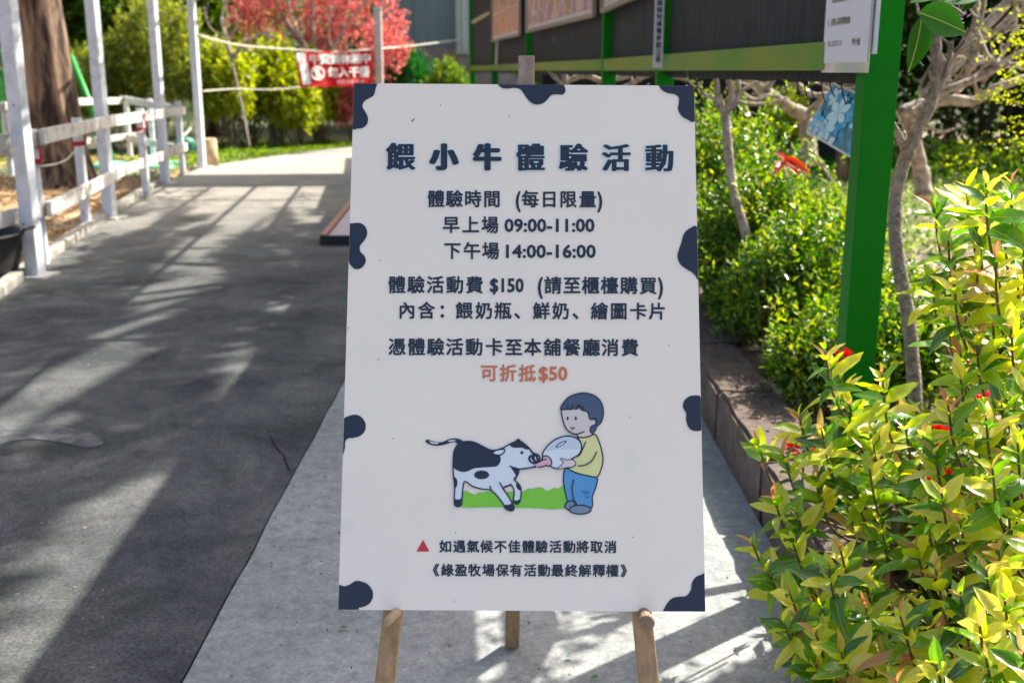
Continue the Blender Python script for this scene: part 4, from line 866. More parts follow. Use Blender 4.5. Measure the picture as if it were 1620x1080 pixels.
teat = [(882, 642), (893, 622), (930, 600), (962, 592), (982, 612), (968, 632), (930, 648), (900, 650)]
fill(mb, zi(teat), sgn, 6.6, 3, Pk); stroke(mb, zi([(893, 622), (930, 600), (962, 592)]), W_, sgn, 6.9, Nv); stroke(mb, zi([(900, 652), (930, 648), (965, 634)]), W_, sgn, 6.9, Nv)
hand = [(1040, 662), (1066, 642), (1088, 612), (1064, 592), (1080, 586), (1112, 598), (1155, 596), (1180, 628), (1150, 650), (1105, 655), (1065, 664)]
fill(mb, zi(hand), sgn, 6.6, 3, Sk); stroke(mb, zi(hand), 1.2, sgn, 6.9, Nv, True)
for pl in ([(1165, 740), (1150, 800), (1158, 870), (1175, 940)], [(1255, 460), (1228, 520), (1204, 562), (1150, 585)], [(1336, 535), (1300, 600), (1250, 635), (1192, 643)], [(1140, 356), (1155, 368), (1170, 357)], [(1120, 380), (1160, 404), (1200, 404), (1243, 386)],
           [(1114, 222), (1120, 185)], [(1148, 224), (1156, 186)], [(1188, 220), (1194, 190), (1215, 222)], [(1215, 222), (1212, 190)], [(1238, 236), (1228, 200)], [(1300, 296), (1325, 300), (1326, 320)]): stroke(mb, zi(pl), W_ * .9, sgn, 7.2, Nv)
for x in (1119, 1179): fill(mb, zi(ell(x, 290, 8, 13)), sgn, 7, 2, Nv)
fill(mb, zi([(1226, 826), (1280, 836), (1276, 848), (1235, 844)]), sgn, 7, 2, mat('ink_jean_dark', (.04, .2, .45), .5)); fill(mb, zi([(1250, 868), (1276, 870), (1274, 880), (1254, 878)]), sgn, 7, 2, MATS['ink_jean_dark'])
mb.build('boy_drawing', None, board)
# scratches and specks on the board
mb = MB(); stroke(mb, [(651, 193), (656, 188)], 1.4, sgn, 1)
for x, y in ((697, 166), (806, 185), (602, 412), (551, 519), (599, 568), (757, 441), (1058, 546), (996, 659), (622, 693), (1001, 849), (721, 842), (719, 950), (905, 250)): fill(mb, ell(x, y, .8, 1.2, 6), sgn, 1, 0)
mb.build('speck', M_ink, board)
# easel
es = empty('wooden_easel', (0.01, 2.0, 0), 'natural wood tripod easel standing on the pale concrete', 'easel')
dn = -ay  # down the lean
back = -Nrm * (th + .012)
def leg(pxt, pxb, name='front_leg'):
    a = P(pxt, 966, 1.787); b = a + dn * .02 + (P(pxb, 1080, 1.787 - .143 * 114 / 831) - a)
    b = P(pxb, 1080, 1.787 - (1.93 - 1.787) / 832 * 113)
    dr = (b - a).normalized(); tt = (a.z - 0.006) / -dr.z; foot = a + dr * tt; topp = a - dr * .84
    o = MB().bar(topp + back, foot + back, .032, .020, up=Nrm, bev=.002).build(name, M_wood, es); return a, dr, topp
la, ld_, lt_ = leg(620.5, 607.5); ra_, rd2, rt_ = leg(1016.5, 1028.5)
MB().bar(lt_ + back * 1 - Nrm * .022 + dn * .06, rt_ + back - Nrm * .022 + dn * .06, .02, .035, up=Nrm, bev=.002).build('crossbar', M_wood, es)
q = (la + ra_) / 2; MB().bar(la + back - Nrm * .022 - dn * .18, ra_ + back - Nrm * .022 - dn * .18, .02, .03, up=Nrm, bev=.002).build('crossbar', M_wood, es)
tp = P(832.5, 92, 1.955); bt = P(832.5, 150, 1.945)
MB().bar(tp + Vector((0, .012, 0)), bt + Vector((0, .012, 0)) + dn * .10, .029, .024, up=Nrm, bev=.0015).build('top_block', mat('easel_grey_wood', (.34, .27, .22), .7, col2=(.22, .165, .13), scale=9, bump=.3, bscale=50, stretch=(9, 9, .5)), es)
rf = G(810, 1018, .012); rtop = Vector((.022, 2.03, 1.34))
MB().bar(rtop, rf + Vector((0, 0, 0)), .036, .028, up=(0, 1, 0), bev=.002).build('rear_leg', M_wood, es)
M_peg = mat('peg_wood', (.30, .20, .13), .7, col2=(.16, .10, .06), scale=20, bump=.5, bscale=90)
a = P(628, 968, 1.79) - Nrm * .01; MB().tube([a, a + Nrm * .016, P(611, 984, 1.75)], [.0075, .0078, .0075], 12).build('peg', mat('peg_light', (.5, .36, .22), .7, col2=(.35, .24, .14), scale=20), es, True)
a = P(1018, 968, 1.79) - Nrm * .01; b = P(1024, 985, 1.74); MB().tube([a, lerp(a, b, .5), b - (b - a) * .02, b], [.010, .0115, .0125, .0105], 14).build('peg', M_peg, es, False)
# ---------------------------------------------------------------- small-leaved hedge shrubs behind the kerb
def onbed(px, py, z=.14): return G(px, py, z)
HS = [(1.24, 6.3, .44, .55, 1.10, 'tallest small leaved shrub, rising beside the upper right edge of the board'),
      (1.24, 5.45, .38, .42, .92, 'small leaved shrub with the slender pale trunk standing in it'),
      (1.62, 5.75, .38, .40, .66, 'small leaved shrub under the scarlet leaves'),
      (1.28, 4.75, .34, .38, .70, 'small leaved shrub in the middle of the row between board and green post'),
      (1.64, 4.75, .36, .36, .50, 'low small leaved shrub touching the left side of the green post'),
      (1.20, 4.05, .24, .30, .42, 'lowest small leaved shrub leaning over the kerb'),
      (1.50, 4.0, .30, .30, .46, 'small leaved shrub at the foot of the green post'),
      (1.10, 6.0, .22, .5, .60, 'low small leaved shrub tight against the right edge of the board'),
      (1.30, 7.6, .45, .6, .95, 'small leaved shrub farthest along the kerb, mostly hidden by the board'),
      (1.12, 5.1, .20, .36, .42, 'small leaved shrub spilling over the kerb top at mid height of the board'),
      (2.02, 4.45, .24, .28, .42, 'small leaved shrub just right of the green post')]
for (x, y, rx, ry, h_, lab) in HS:
    e = shrub('hedge_shrub', lab, 'shrub', (x, y), rx, ry, h_, int(1500 * (rx * ry * 4 + .3)), 12, .032, .5, L_small, stem=M_greybark, group='small leaved shrubs behind the kerb', tl=.11, nst=16, up=.5, shell=.30, z0=.13, sr=.007)
    k = 26; tp_ = np.c_[rng.normal(x, rx * .55, k), rng.normal(y, ry * .5, k), .13 + h_ * rng.uniform(.75, 1.22, k)]
    p, dd = sprigs(tp_, rng.normal(size=tp_.shape) * .35 + [0, 0, 1], 13, .17, .8); leaf_mesh('young_shoots', p, dd, .034, .42, L_shoot, e, kind='stuff')
# bright ground cover
def cover(name, x0, x1, y0, y1, n, L, m, z=.15, hh=.08, nscale=1.3, thr=-.1):
    pos = np.c_[rng.uniform(x0, x1, n), rng.uniform(y0, y1, n), rng.uniform(0, 1, n)]
    v_ = np.array([noise.noise(Vector((x * nscale, y * nscale, 2))) for x, y, z_ in pos]); pos = pos[v_ > thr]; v_ = v_[v_ > thr]
    pos[:, 2] = z + pos[:, 2] * hh * (1 + v_)
    leaf_mesh(name, pos, rng.normal(size=pos.shape) + [0, 0, .6], L, .55, m, kind='stuff')
cover('ground_cover', 2.2, 8, 7.2, 12.5, 26000, .06, L_cover, hh=.12, thr=-.25)
cover('green_ground_cover', 1.6, 12, 12.4, 17, 16000, .10, leafmat('leaf_bed', [(.01, .10, .008), (.03, .19, .015), (.10, .28, .02)], .4), hh=.16, thr=-.4)
cover('bed_litter', 1.05, 4.5, 1.2, 7.2, 5000, .03, L_litter, hh=.02, thr=-.3)
for (px, py, s, lab) in [(1545, 470, .26, 'flat pale stone behind the tall lime leaves'), (1600, 500, .22, 'pale stone at the right edge of the bed'), (1510, 440, .18, 'smaller flat pale stone above the others'), (1480, 540, .16, 'pale stone beside the slender grey trunk')]:
    g = G(px, py, .15); bm = bmesh.new(); bmesh.ops.create_icosphere(bm, subdivisions=3, radius=1)
    for v in bm.verts:
        v.co *= 1 + .22 * noise.noise(v.co * 1.6 + Vector((px, 0, 0))); v.co = Vector((v.co.x * s, v.co.y * s * .8, v.co.z * s * .22))
    me = bpy.data.meshes.new('bed_stone'); bm.to_mesh(me); bm.free(); me.materials.append(mat('stone_pale', (.42, .36, .32), .85, col2=(.3, .25, .22), scale=8, bump=.4, bscale=30))
    o = bpy.data.objects.new('bed_stone', me); C.objects.link(o); o.location = g; tag(o, lab, 'stone', 'stones in the planting bed')
# slender trees in the bed
d = 5.15
t1 = limb_tree('slender_tree', 'slender grey tree growing out of the hedge just right of the board', 'tree', M_palebark, [
    ([P(1212, 560, d), P(1192, 440, d), P(1180, 370, d), P(1160, 300, d), P(1152, 235, d), P(1148, 180, d)], .024, .021),
    ([P(1148, 185, d), P(1136, 160, d), P(1133, 125, d), P(1120, 60, d)], .018, .010),
    ([P(1149, 182, d), P(1158, 150, d), P(1150, 110, d), P(1155, 40, d)], .020, .012),
    ([P(1150, 178, d), P(1168, 150, d), P(1168, 100, d), P(1190, 20, d)], .014, .008),
    ([P(1134, 158, d), P(1112, 148, d), P(1104, 130, d)], .010, .006),
    ([P(1160, 152, d), P(1180, 140, d), P(1205, 128, d), P(1240, 112, d)], .010, .006)])
d = 3.35
t2 = limb_tree('grey_trunk_tree', 'slender grey brown tree standing just right of the green post', 'tree', M_greybark, [
    ([P(1462, 830, d), P(1452, 700, d), P(1446, 600, d), P(1437, 500, d), P(1424, 430, d), P(1416, 360, d), P(1419, 300, d), P(1432, 250, d)], .023, .020),
    ([P(1432, 252, d), P(1452, 205, d), P(1474, 160, d), P(1480, 110, d), P(1481, 20, d), P(1484, -80, d)], .021, .014),
    ([P(1434, 245, d), P(1422, 215, d), P(1408, 190, d)], .012, .010),
    ([P(1470, 168, d), P(1490, 130, d), P(1502, 96, d), P(1504, 66, d)], .012, .008),
    ([P(1502, 98, d), P(1520, 80, d), P(1545, 62, d)], .006, .004)], n=10)
tips = np.c_[rng.uniform(1.55, 2.15, 26), rng.uniform(3.3, 4.1, 26), rng.uniform(2.0, 2.6, 26)]
p, dd = sprigs(tips, rng.normal(size=tips.shape), 7, .16); leaf_mesh('crown', p, dd, .07, .5, L_mid, t2, kind='stuff')
mb = MB(); o_ = P(1484, -80, 3.35)
for t in tips[::3]: mb.tube(spline([o_ - Vector((0, 0, .1)), lerp(o_, Vector(t), .5) + Vector((0, 0, .08)), Vector(t)], 3), [.012, .011, .010, .008, .007, .005, .004], 5)
mb.build('branches', M_greybark, t2, True)
# pruned pale tree behind (many crooked pale limbs)
def bk(px, py, d_=7.6): return P(px, py, d_)
limbsA = [
    ([bk(1283, 262, 8.6), bk(1278, 215, 8.6), bk(1272, 180, 8.6)], .065, .05),
    ([bk(1272, 182, 8.5), bk(1240, 165, 8.4), bk(1205, 140, 8.3), bk(1175, 118, 8.2), bk(1160, 80, 8.2)], .055, .03),
    ([bk(1240, 166, 8.4), bk(1218, 150, 8.3), bk(1190, 158, 8.2), bk(1165, 140, 8.1)], .028, .018),
    ([bk(1275, 185, 8.5), bk(1300, 160, 8.4), bk(1310, 140, 8.3), bk(1330, 90, 8.3)], .04, .02),
    ([bk(1255, 128, 8.0), bk(1285, 150, 8.0), bk(1320, 148, 8.0), bk(1350, 150, 8.0)], .022, .016),
    ([bk(1215, 140, 8.0), bk(1225, 120, 8.0), bk(1222, 90, 8.0)], .02, .012),
    ([bk(1165, 160, 7.8), bk(1190, 165, 7.8), bk(1225, 162, 7.8), bk(1245, 155, 7.8)], .014, .011),
    ([bk(1285, 235, 8.0), bk(1300, 262, 7.9), bk(1320, 292, 7.8)], .014, .010)]
limb_tree('pruned_tree', 'pruned tree with thick pale limbs under the green rail, behind the blue card', 'tree', M_palebark, limbsA)
e2 = 6.4
limbsB = [
    ([bk(1462, 310, 7.4), bk(1456, 270, 7.4), bk(1448, 235, 7.3), bk(1438, 180, 7.2)], .06, .045),
    ([bk(1425, 180, 7.0), bk(1460, 165, 7.0), bk(1500, 158, 6.9), bk(1540, 160, 6.9), bk(1575, 140, 6.8), bk(1640, 118, 6.8)], .045, .025),
    ([bk(1440, 178, 6.8), bk(1470, 160, 6.8), bk(1500, 142, 6.7), bk(1550, 122, 6.7), bk(1578, 104, 6.7)], .026, .02),
    ([bk(1578, 106, 6.7), bk(1610, 85, 6.7), bk(1660, 60, 6.6)], .02, .014),
    ([bk(1578, 106, 6.7), bk(1562, 90, 6.7), bk(1550, 65, 6.7), bk(1544, 50, 6.7)], .018, .02),
    ([bk(1535, 110, 7.0), bk(1550, 55, 7.0), bk(1580, 20, 7.0), bk(1600, -5, 7.0), bk(1625, -60, 7)], .034, .03),
    ([bk(1480, 140, 7.2), bk(1520, 100, 7.2), bk(1575, 50, 7.2), bk(1640, 0, 7.2)], .026, .018),
    ([bk(1500, 95, 7.4), bk(1550, 92, 7.4), bk(1590, 102, 7.4), bk(1650, 100, 7.4)], .02, .014),
    ([bk(1460, 150, 7.6), bk(1500, 105, 7.6), bk(1530, 70, 7.6), bk(1545, 20, 7.6), bk(1540, -40, 7.6)], .03, .02),
    ([bk(1510, 150, 7.2), bk(1535, 110, 7.2), bk(1560, 95, 7.2), bk(1575, 85, 7.2)], .018, .012),
    ([bk(1600, 3, 6.6), bk(1640, 2, 6.6), bk(1700, -10, 6.6)], .018, .014),
    ([bk(1540, 50, 6.7), bk(1552, 30, 6.7), bk(1560, -20, 6.7)], .018, .012),
    ([bk(1555, 130, 7.5), bk(1600, 60, 7.5), bk(1610, 0, 7.5)], .016, .010),
    ([bk(1490, 165, 7.6), bk(1500, 120, 7.6), bk(1480, 60, 7.6), bk(1500, 0, 7.6)], .024, .014)]
tB = limb_tree('pruned_tree', 'pruned tree with many crooked pale limbs at the upper right corner', 'tree', M_palebark, limbsB)
tips = []
for (x0, x1, y0, y1, k) in ((1560, 1640, 50, 130, 40), (1570, 1650, 140, 170, 26), (1575, 1650, 185, 240, 40), (1590, 1650, 10, 60, 22), (1540, 1600, 140, 160, 12), (1600, 1660, 90, 120, 16), (1480, 1540, 225, 260, 10)):
    for _ in range(int(k * .55)): tips.append(P(rnd.uniform(x0, x1), rnd.uniform(y0, y1), rnd.uniform(5.4, 6.6)))
tips = np.array(tips); p, dd = sprigs(tips, rng.normal(size=tips.shape) * [1, 1, .3] + [-.9, 0, .1], 9, .14)
leaf_mesh('sprouts', p, dd, .023, .6, L_lime, tB, kind='stuff')
d = 10.5
limb_tree('bare_sapling', 'bare pale branches seen below the rail above the top edge of the board', 'tree', M_palebark, [
    ([P(905, 300, d), P(900, 180, d), P(893, 120, d), P(880, 60, d)], .05, .03),
    ([P(893, 130, d), P(925, 120, d), P(960, 128, d), P(1010, 112, d)], .03, .02), ([P(895, 140, d), P(880, 122, d), P(868, 112, d)], .02, .015),
    ([P(900, 170, d), P(985, 140, d), P(1030, 118, d), P(1090, 126, d)], .03, .02), ([P(1000, 135, d), P(1010, 120, d), P(1015, 90, d)], .02, .015)])
shrub('lime_bush', 'yellow green bush peeping between the top of the board and the green rail', 'bush', (X_at(900, 15), Yd(15)), .9, .6, 1.35, 500, 11, .08, .6, L_lime, tl=.2)
# black shade-net hut behind the hedge and dark shrubs beyond
e = empty('net_hut', (3.2, 14.6, .14), 'black shade net hut in the dark behind the hedge', 'hut')
MB().box((2.5, 16.0, 1.45), (4.2, 2.4, 2.6), bev=.05).build('net_cover', mat('hut_net', (.006, .006, .007), .8, col2=(.02, .02, .022), scale=14, bump=.6, bscale=60), e)
for x in (.6, 2.3, 3.9): MB().tube([(x, 14.72, .1), (x, 14.72, 2.75)], .04, 8).build('hoop_post', mat('dark_pole', (.05, .055, .06), .5), e)
MB().box(P(1223, 172, 14.3), (.12, .02, .17)).build('plate', mat('tan_plate', (.30, .24, .12), .6), e)
pb = P(1225, 228, 13.2); e = empty('plant_trough', (pb.x, pb.y, .14), 'grey green trough standing in the shade behind the hedge', 'trough')
MB().box((pb.x, pb.y, .30), (.75, .35, .32), bev=.03).build('body', mat('trough_grey', (.16, .22, .20), .6), e)
MB().box((pb.x, pb.y, .47), (.80, .40, .03), bev=.01).build('rim', mat('trough_rim', (.2, .27, .24), .6), e)
shrub('potted_bush', 'small yellow green bush above the grey green trough', 'bush', (X_at(1247, 12.4), Yd(12.4)), .28, .25, .75, 200, 10, .05, .6, L_lime, tl=.12, z0=.5)
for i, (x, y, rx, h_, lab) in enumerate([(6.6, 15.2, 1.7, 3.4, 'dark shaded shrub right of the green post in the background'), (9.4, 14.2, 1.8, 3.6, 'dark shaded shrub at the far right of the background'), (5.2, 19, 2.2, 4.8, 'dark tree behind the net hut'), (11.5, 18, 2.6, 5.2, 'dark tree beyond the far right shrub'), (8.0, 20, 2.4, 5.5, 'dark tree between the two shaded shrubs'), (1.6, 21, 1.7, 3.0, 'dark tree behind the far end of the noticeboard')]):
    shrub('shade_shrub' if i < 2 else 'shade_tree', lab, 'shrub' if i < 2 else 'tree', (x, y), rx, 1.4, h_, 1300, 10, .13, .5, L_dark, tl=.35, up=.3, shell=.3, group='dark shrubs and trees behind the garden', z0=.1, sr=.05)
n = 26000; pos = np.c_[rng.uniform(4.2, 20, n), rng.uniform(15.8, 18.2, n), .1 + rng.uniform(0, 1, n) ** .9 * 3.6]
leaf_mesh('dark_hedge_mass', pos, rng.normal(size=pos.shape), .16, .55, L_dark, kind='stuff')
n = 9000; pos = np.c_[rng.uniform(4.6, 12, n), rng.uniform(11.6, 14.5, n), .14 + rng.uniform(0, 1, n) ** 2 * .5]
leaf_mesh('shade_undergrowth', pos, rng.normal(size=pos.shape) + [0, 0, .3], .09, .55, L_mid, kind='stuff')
# spreading shade tree added on the right, crown above the frame, that keeps the back of the garden dark
tt = Vector((7.6, 16.8, .1)); e = empty('added_shade_tree', tt, 'unseen spreading tree added to shade the back of the garden', 'tree')
MB().tube(spline([tt, tt + Vector((.1, 0, 1.6)), tt + Vector((0, 0, 3.4)), tt + Vector((.2, 0, 4.6))], 4), [.22] * 5 + [.17] * 5 + [.14, .12, .1], 10).build('trunk', M_bark, e, True)
tips = np.c_[rng.uniform(3.8, 13.5, 1500), rng.uniform(14.3, 19.0, 1500), rng.normal(5.1, .5, 1500)]
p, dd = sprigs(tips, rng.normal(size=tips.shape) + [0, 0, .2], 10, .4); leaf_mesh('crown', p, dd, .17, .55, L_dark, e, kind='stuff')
# ---------------------------------------------------------------- big glossy sprig hanging beside the near post
def blade(L=1.0, W=.3, curl=.25, fold=.18, n=8):
    vs = []; fs = []
    for i in range(n + 1):
        t = i / n; w_ = W * .5 * (math.sin(math.pi * min(1, t ** .82)) ** .8) if 0 < i < n else .004; z = -curl * t * t * L
        vs += [(t * L, -w_, z + w_ * fold * 2), (t * L, 0, z), (t * L, w_, z + w_ * fold * 2)]
    for i in range(n): a = i * 3; fs += [(a, a + 3, a + 4, a + 1), (a + 1, a + 4, a + 5, a + 2)]
    return vs, fs
def blade_mesh(name, m, **kw):
    v, f = blade(**kw); me = bpy.data.meshes.new(name); me.from_pydata(v, [], f); me.materials.append(m); me.polygons.foreach_set('use_smooth', [True] * len(f)); me.update(); return me
L_big = leafmat('leaf_broad', [(.014, .075, .008), (.03, .12, .012)], .3, .6, True, spec=.15)
bs = empty('broad_leaf_sprig', P(1475, 20, 2.5), 'sprig of broad glossy leaves with purple flowers hanging right of the green post', 'sprig')
bigm = [blade_mesh('leaf', L_big, W=.64, curl=.12, fold=.14, n=10), blade_mesh('leaf', L_big, W=.5, curl=.25, fold=.2, n=10)]
def orient(dirv, nrm):
    x = Vector(dirv).normalized(); z = Vector(nrm); z = (z - x * z.dot(x)).normalized(); y = z.cross(x); return Matrix((x, y, z)).transposed()
for (a, b, dd_, nr, k) in [((1453, 20), (1533, 48), 2.3, (.1, -.95, .3), 0), ((1440, 5), (1500, -22), 2.35, (0, -.5, .9), 0), ((1458, 28), (1448, 112), 2.5, (.2, -1, .1), 1), ((1520, 18), (1545, -30), 2.5, (.3, -1, .2), 1), ((1490, 5), (1560, -20), 2.5, (0, -.6, .7), 0)]:
    A, B = P(a[0], a[1], dd_), P(b[0], b[1], dd_ + .01); o = bpy.data.objects.new('leaf', bigm[k]); C.objects.link(o); attach(o, bs)
    s = (B - A).length; o.matrix_parent_inverse = Matrix.Identity(4); o.matrix_parent_inverse.translation = -bs.location
    o.matrix_world = Matrix.Translation(A) @ orient(B - A, nr).to_4x4() @ Matrix.Scale(s, 4)
    o.matrix_basis = Matrix.Translation(A) @ orient(B - A, nr).to_4x4() @ Matrix.Scale(s, 4)
MB().tube(spline([P(1436, -40, 2.5), P(1450, 5, 2.45), P(1458, 25, 2.4), P(1500, 10, 2.45), P(1525, 25, 2.45)], 4), .0035, 6).build('stem', M_greybark, bs, True)
L_pur = leafmat('petal_purple', [(.28, .16, .48), (.55, .45, .65)], .4)
pos = np.array([P(1500 + rnd.gauss(8, 9), 22 + rnd.gauss(0, 10), 2.5) for _ in range(46)]); o = leaf_mesh('flower', pos, rng.normal(size=pos.shape), .016, .5, L_pur, bs)
# red leaves by the hedge
L_r2 = leafmat('leaf_scarlet', [(.45, .03, .015), (.6, .08, .03)], .4, .4, True)
rs = empty('red_leaf_plant', G(1245, 380, .14), 'plant with scarlet pointed leaves rising above the hedge left of the blue card', 'plant'); rm = blade_mesh('leaf', L_r2, W=.30, curl=.2, fold=.3)
for (a, b) in [((1236, 250), (1279, 268)), ((1240, 254), (1262, 270)), ((1244, 256), (1233, 240)), ((1236, 256), (1228, 270))]:
    A, B = P(*a, 5.0), P(*b, 4.9); o = bpy.data.objects.new('leaf', rm); C.objects.link(o); o.parent = rs; o.matrix_parent_inverse.translation = -rs.location
    o.matrix_basis = Matrix.Translation(A) @ orient(B - A, (0, -.8, .5)).to_4x4() @ Matrix.Scale((B - A).length * 1.05, 4)
MB().tube(spline([G(1262, 420, .14), P(1256, 330, 5.0), P(1238, 254, 5.0)], 4), .005, 5).build('stem', M_greybark, rs)
# ---------------------------------------------------------------- foreground shrubs: each large leaf its own part
L_f = leafmat('leaf_foreground', [(.025, .10, .006), (.08, .23, .010), (.20, .38, .015), (.46, .55, .03), (.64, .62, .06), (.72, .64, .16)], .46, .24, True, spec=.9)
L_f2 = leafmat('leaf_foreground_tinted', [(.40, .30, .07), (.50, .30, .14), (.5, .2, .12)], .42, .35, True)
FM = [blade_mesh('leaf', L_f, W=w_, curl=c_, fold=f_) for w_, c_, f_ in ((.37, .15, .22), (.33, .35, .3), (.40, .05, .15), (.35, -.1, .25), (.31, .5, .2))]
def tatter(me, seed):
    for v in me.vertices:
        q = v.co * 4 + Vector((seed, 0, 0)); v.co += Vector((0, .035 * noise.noise(q), .06 * noise.noise(q + Vector((0, 7, 0)))))
    return me
FM = [tatter(blade_mesh('leaf', L_f, W=w_ * 1.2, curl=c_, fold=f_), i * 3.7) for i, (w_, c_, f_) in enumerate(((.34, .15, .22), (.30, .35, .3), (.38, .05, .12), (.32, -.12, .28), (.28, .6, .2), (.35, .3, .1), (.26, .2, .5), (.37, -.05, .3)))]
FM2 = [blade_mesh('leaf', L_f2, W=.26, curl=.1, fold=.35), blade_mesh('leaf', L_f2, W=.3, curl=.35, fold=.25)]
L_ix = leafmat('petal_red', [(.55, .015, .02), (.7, .05, .05)], .3)
def fshrub(lab, base, tips, ll, limit=300):
    e = empty('leafy_shrub', base, lab, 'shrub', 'large leaved shrubs in the right foreground')
    inv = Matrix.Translation(-Vector(base)); mb = MB(); cnt = 0; xtra = []
    for (px, py, d_, n_) in tips:
        T = P(px, py, d_); B = Vector(base) + Vector((rnd.gauss(0, .05), rnd.gauss(0, .05), 0)); B.z = .12
        axis = (T - lerp(B, T, .45)).normalized() * .6 + Vector((-.12, -.1, .75)); axis.normalize()
        mid = T - axis * .16; pts = spline([B, lerp(B, mid, .55) + Vector((0, 0, .04)), mid, T], 4)
        mb.tube(pts, [lerp(.0055, .0022, j / (len(pts) - 1)) for j in range(len(pts))], 6)
        ref = axis.cross(Vector((.3, 1, .1))).normalized(); ref2 = axis.cross(ref)
        ph = rnd.uniform(0, 6.28); L_ = rnd.uniform(.8, 1.1) * ll
        # whorls: node k from tip down
        nodes = max(3, n_ // 3)
        for k in range(nodes):
            back_ = k * .021 * (ll / .075); q = T - axis * back_ if back_ < .16 else lerp(mid, lerp(B, mid, .55), min(1, (back_ - .16) / .25))
            npn = 3 if k else 2
            for j in range(npn):
                a = ph + j * 2 * math.pi / npn + k * 1.1 + rnd.gauss(0, .2); side = ref * math.cos(a) + ref2 * math.sin(a)
                open_ = min(1.4, .45 + k * .28) + rnd.gauss(0, .1)
                dr = axis * math.cos(open_) + side * math.sin(open_); sz = 1.1 * L_ * min(1.05, .50 + k * .17) * rnd.uniform(.6, 1.18)
                cnt += 1
                if cnt <= limit:
                    me = rnd.choice(FM2) if (k == 0 and rnd.random() < .5) or rnd.random() < .05 else rnd.choice(FM)
                    o = bpy.data.objects.new('leaf', me); C.objects.link(o); o.parent = e; o.matrix_parent_inverse = inv
                    o.matrix_basis = Matrix.Translation(q) @ orient(dr, axis + side * -.2 + Vector((rnd.gauss(0, .25), rnd.gauss(0, .25), 0))).to_4x4() @ Matrix.Scale(sz, 4)
    mb.build('stems', mat('young_stem', (.14, .10, .04), .7), e, True); return e
def tipfield(x0, x1, y0, y1, d0, d1, n, leaves=15):
    out = []; tries = 0
    while len(out) < n and tries < 4000:
        tries += 1; x, y = rnd.uniform(x0, x1), rnd.uniform(y0, y1)
        if all((x - a[0]) ** 2 + (y - a[1]) ** 2 > 38 ** 2 or abs(a[2] - 0) < 0 for a in out): out.append((x, y, rnd.uniform(d0, d1), leaves))
    return out
fshrub('large leaved lime shrub at the bottom whose shoots overhang the kerb onto the concrete', (1.0, 2.25, .13),
       [(1255, 860, 2.3, 15), (1240, 985, 2.15, 15), (1330, 870, 2.3, 15), (1300, 960, 2.2, 12), (1350, 1000, 2.2, 15), (1290, 1050, 2.1, 15), (1365, 910, 2.35, 12), (1215, 905, 2.35, 9), (1310, 900, 2.1, 12), (1270, 1010, 2.3, 12), (1395, 830, 2.4, 15), (1190, 860, 2.45, 9), (1230, 900, 2.4, 12), (1250, 940, 2.2, 12), (1330, 1030, 2.0, 15), (1290, 1000, 2.1, 15), (1370, 960, 2.2, 15), (1325, 1075, 2.1, 12), (1385, 1060, 2.15, 15), (1340, 800, 2.5, 12), (1430, 1010, 2.3, 12), (1400, 930, 2.45, 15), (1280, 930, 2.4, 12)], .088)
fshrub('large leaved lime shrub in front of the foot of the green post', (1.12, 2.5, .13),
       [(1305, 555, 2.45, 18), (1345, 640, 2.5, 15), (1395, 590, 2.4, 18), (1265, 660, 2.55, 15), (1240, 720, 2.5, 12), (1380, 690, 2.45, 15), (1320, 720, 2.5, 15), (1430, 650, 2.5, 15), (1290, 760, 2.45, 15), (1420, 740, 2.45, 15), (1350, 760, 2.4, 12), (1200, 705, 2.6, 10), (1225, 790, 2.45, 12), (1260, 810, 2.4, 12), (1330, 600, 2.55, 12), (1300, 680, 2.4, 15), (1375, 740, 2.35, 12), (1460, 690, 2.5, 12)], .088)
fshrub('tallest large leaved lime shrub at the right edge of the photo', (1.42, 2.4, .13),
       [(1530, 300, 2.35, 18), (1500, 380, 2.35, 15), (1590, 350, 2.3, 15), (1545, 420, 2.3, 15), (1475, 440, 2.4, 12), (1610, 440, 2.25, 15), (1570, 500, 2.3, 15), (1600, 290, 2.4, 12), (1500, 500, 2.4, 12), (1520, 560, 2.3, 12), (1630, 540, 2.2, 15), (1590, 600, 2.3, 12), (1480, 330, 2.45, 9), (1560, 290, 2.2, 15), (1510, 450, 2.25, 15), (1575, 410, 2.2, 15), (1550, 360, 2.3, 12), (1620, 380, 2.2, 12), (1545, 530, 2.2, 15), (1600, 520, 2.15, 15)], .088)
fshrub('large leaved lime shrub halfway down the right edge', (1.30, 2.1, .13),
       [(1500, 640, 2.1, 15), (1560, 660, 2.05, 15), (1610, 700, 2.0, 15), (1480, 720, 2.1, 15), (1540, 750, 2.05, 15), (1595, 790, 2.0, 15), (1460, 800, 2.1, 15), (1520, 830, 2.0, 15), (1620, 620, 2.1, 12), (1450, 870, 2.1, 12), (1520, 600, 2.15, 15), (1585, 640, 2.1, 15), (1490, 780, 2.0, 15), (1570, 740, 1.95, 15), (1545, 690, 2.2, 15), (1580, 870, 1.95, 12), (1640, 850, 1.9, 12)], .086)
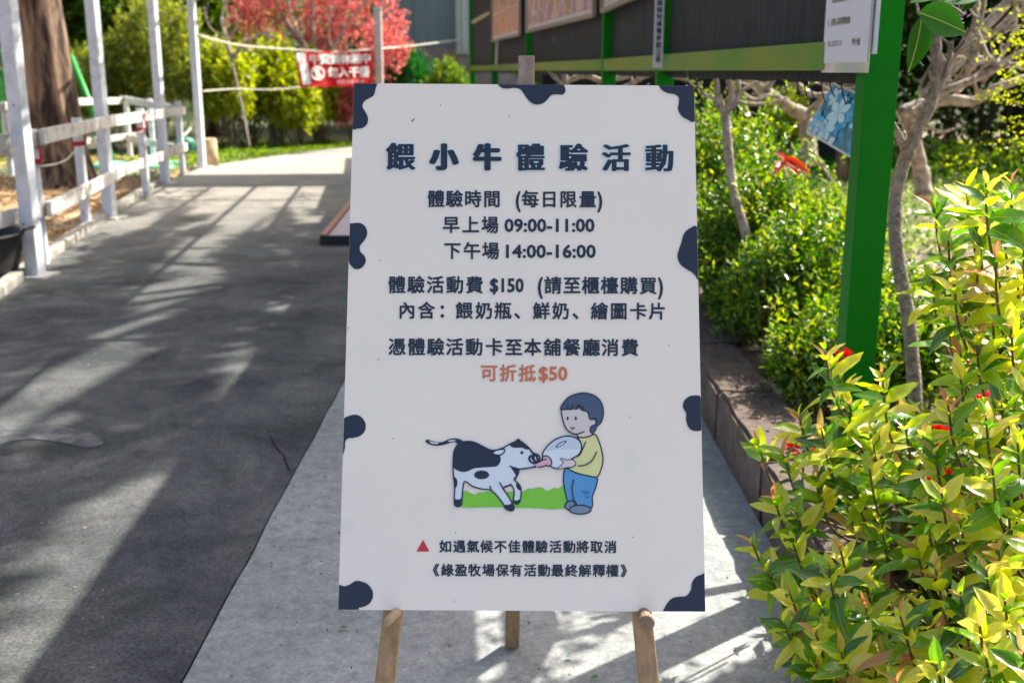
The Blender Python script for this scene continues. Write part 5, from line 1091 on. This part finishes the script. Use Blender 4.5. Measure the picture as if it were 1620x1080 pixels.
fshrub('large leaved lime shrub filling the lower right corner', (1.05, 1.75, .13),
       [(1425, 975, 1.95, 18), (1520, 945, 1.9, 18), (1590, 950, 1.8, 15), (1480, 1050, 1.8, 15), (1560, 1040, 1.75, 15), (1620, 1030, 1.7, 15), (1420, 1080, 1.85, 15), (1520, 1110, 1.7, 12), (1600, 1110, 1.65, 12), (1480, 900, 2.0, 12), (1460, 960, 2.05, 12), (1560, 900, 1.9, 15), (1550, 990, 1.8, 15), (1450, 1020, 2.0, 12), (1640, 930, 1.8, 12), (1500, 1010, 1.95, 15), (1600, 990, 1.9, 15), (1540, 1075, 1.9, 15), (1450, 1070, 2.0, 15), (1400, 1040, 2.05, 15), (1640, 1100, 1.6, 12)], .082)
# low dense fill of leaves beneath, coloured dark for the shaded gaps (same kind of plant)
pos = np.array([P(rnd.uniform(1260, 1680), rnd.uniform(720, 1180), rnd.uniform(2.35, 2.9)) for _ in range(2600)]); pos = np.r_[pos, np.c_[rng.uniform(.93, 1.5, 1800), rng.uniform(1.6, 3.1, 1800), rng.uniform(.2, .5, 1800)]]; pos = pos[(pos[:, 2] > .16) & (pos[:, 0] > .92)]
leaf_mesh('bed_undergrowth', pos, rng.normal(size=pos.shape) + [0, 0, .3], .075, .32, leafmat('leaf_under', [(.02, .07, .008), (.05, .12, .015), (.12, .17, .025), (.16, .08, .03)], .3), kind='stuff')
# red ixora flower heads and crown-of-thorns flowers
for (px, py, d_, r_, lab) in [(1272, 712, 2.75, .042, 'red flower head low on the left beside the kerb'), (1490, 768, 2.35, .038, 'bright red flower head in the middle of the lime leaves'), (1478, 690, 2.6, .036, 'red flower head next to the slender grey trunk'), (1520, 560, 2.9, .040, 'red flower in front of the pale stones'), (1560, 640, 2.8, .035, 'red flower behind the leaves near the right edge'), (1335, 565, 2.75, .022, 'tiny red flower on the left edge of the green post')]:
    c0 = P(px, py, d_); e = empty('red_flower', (c0.x, c0.y, c0.z - .05), lab, 'flower', 'red flowers among the foreground shrubs')
    q = norm(rng.normal(size=(90, 3)) + [0, -.2, .5]); leaf_mesh('petals', np.array(c0) + q * r_ * .45 * [1, 1, .6], q + rng.normal(size=q.shape) * .4, r_ * .9, .34, L_ix, e)
    MB().tube([(c0.x, c0.y, c0.z), (c0.x + .01, c0.y + .02, max(.13, c0.z - .3))], .003, 5).build('stem', M_twig, e)
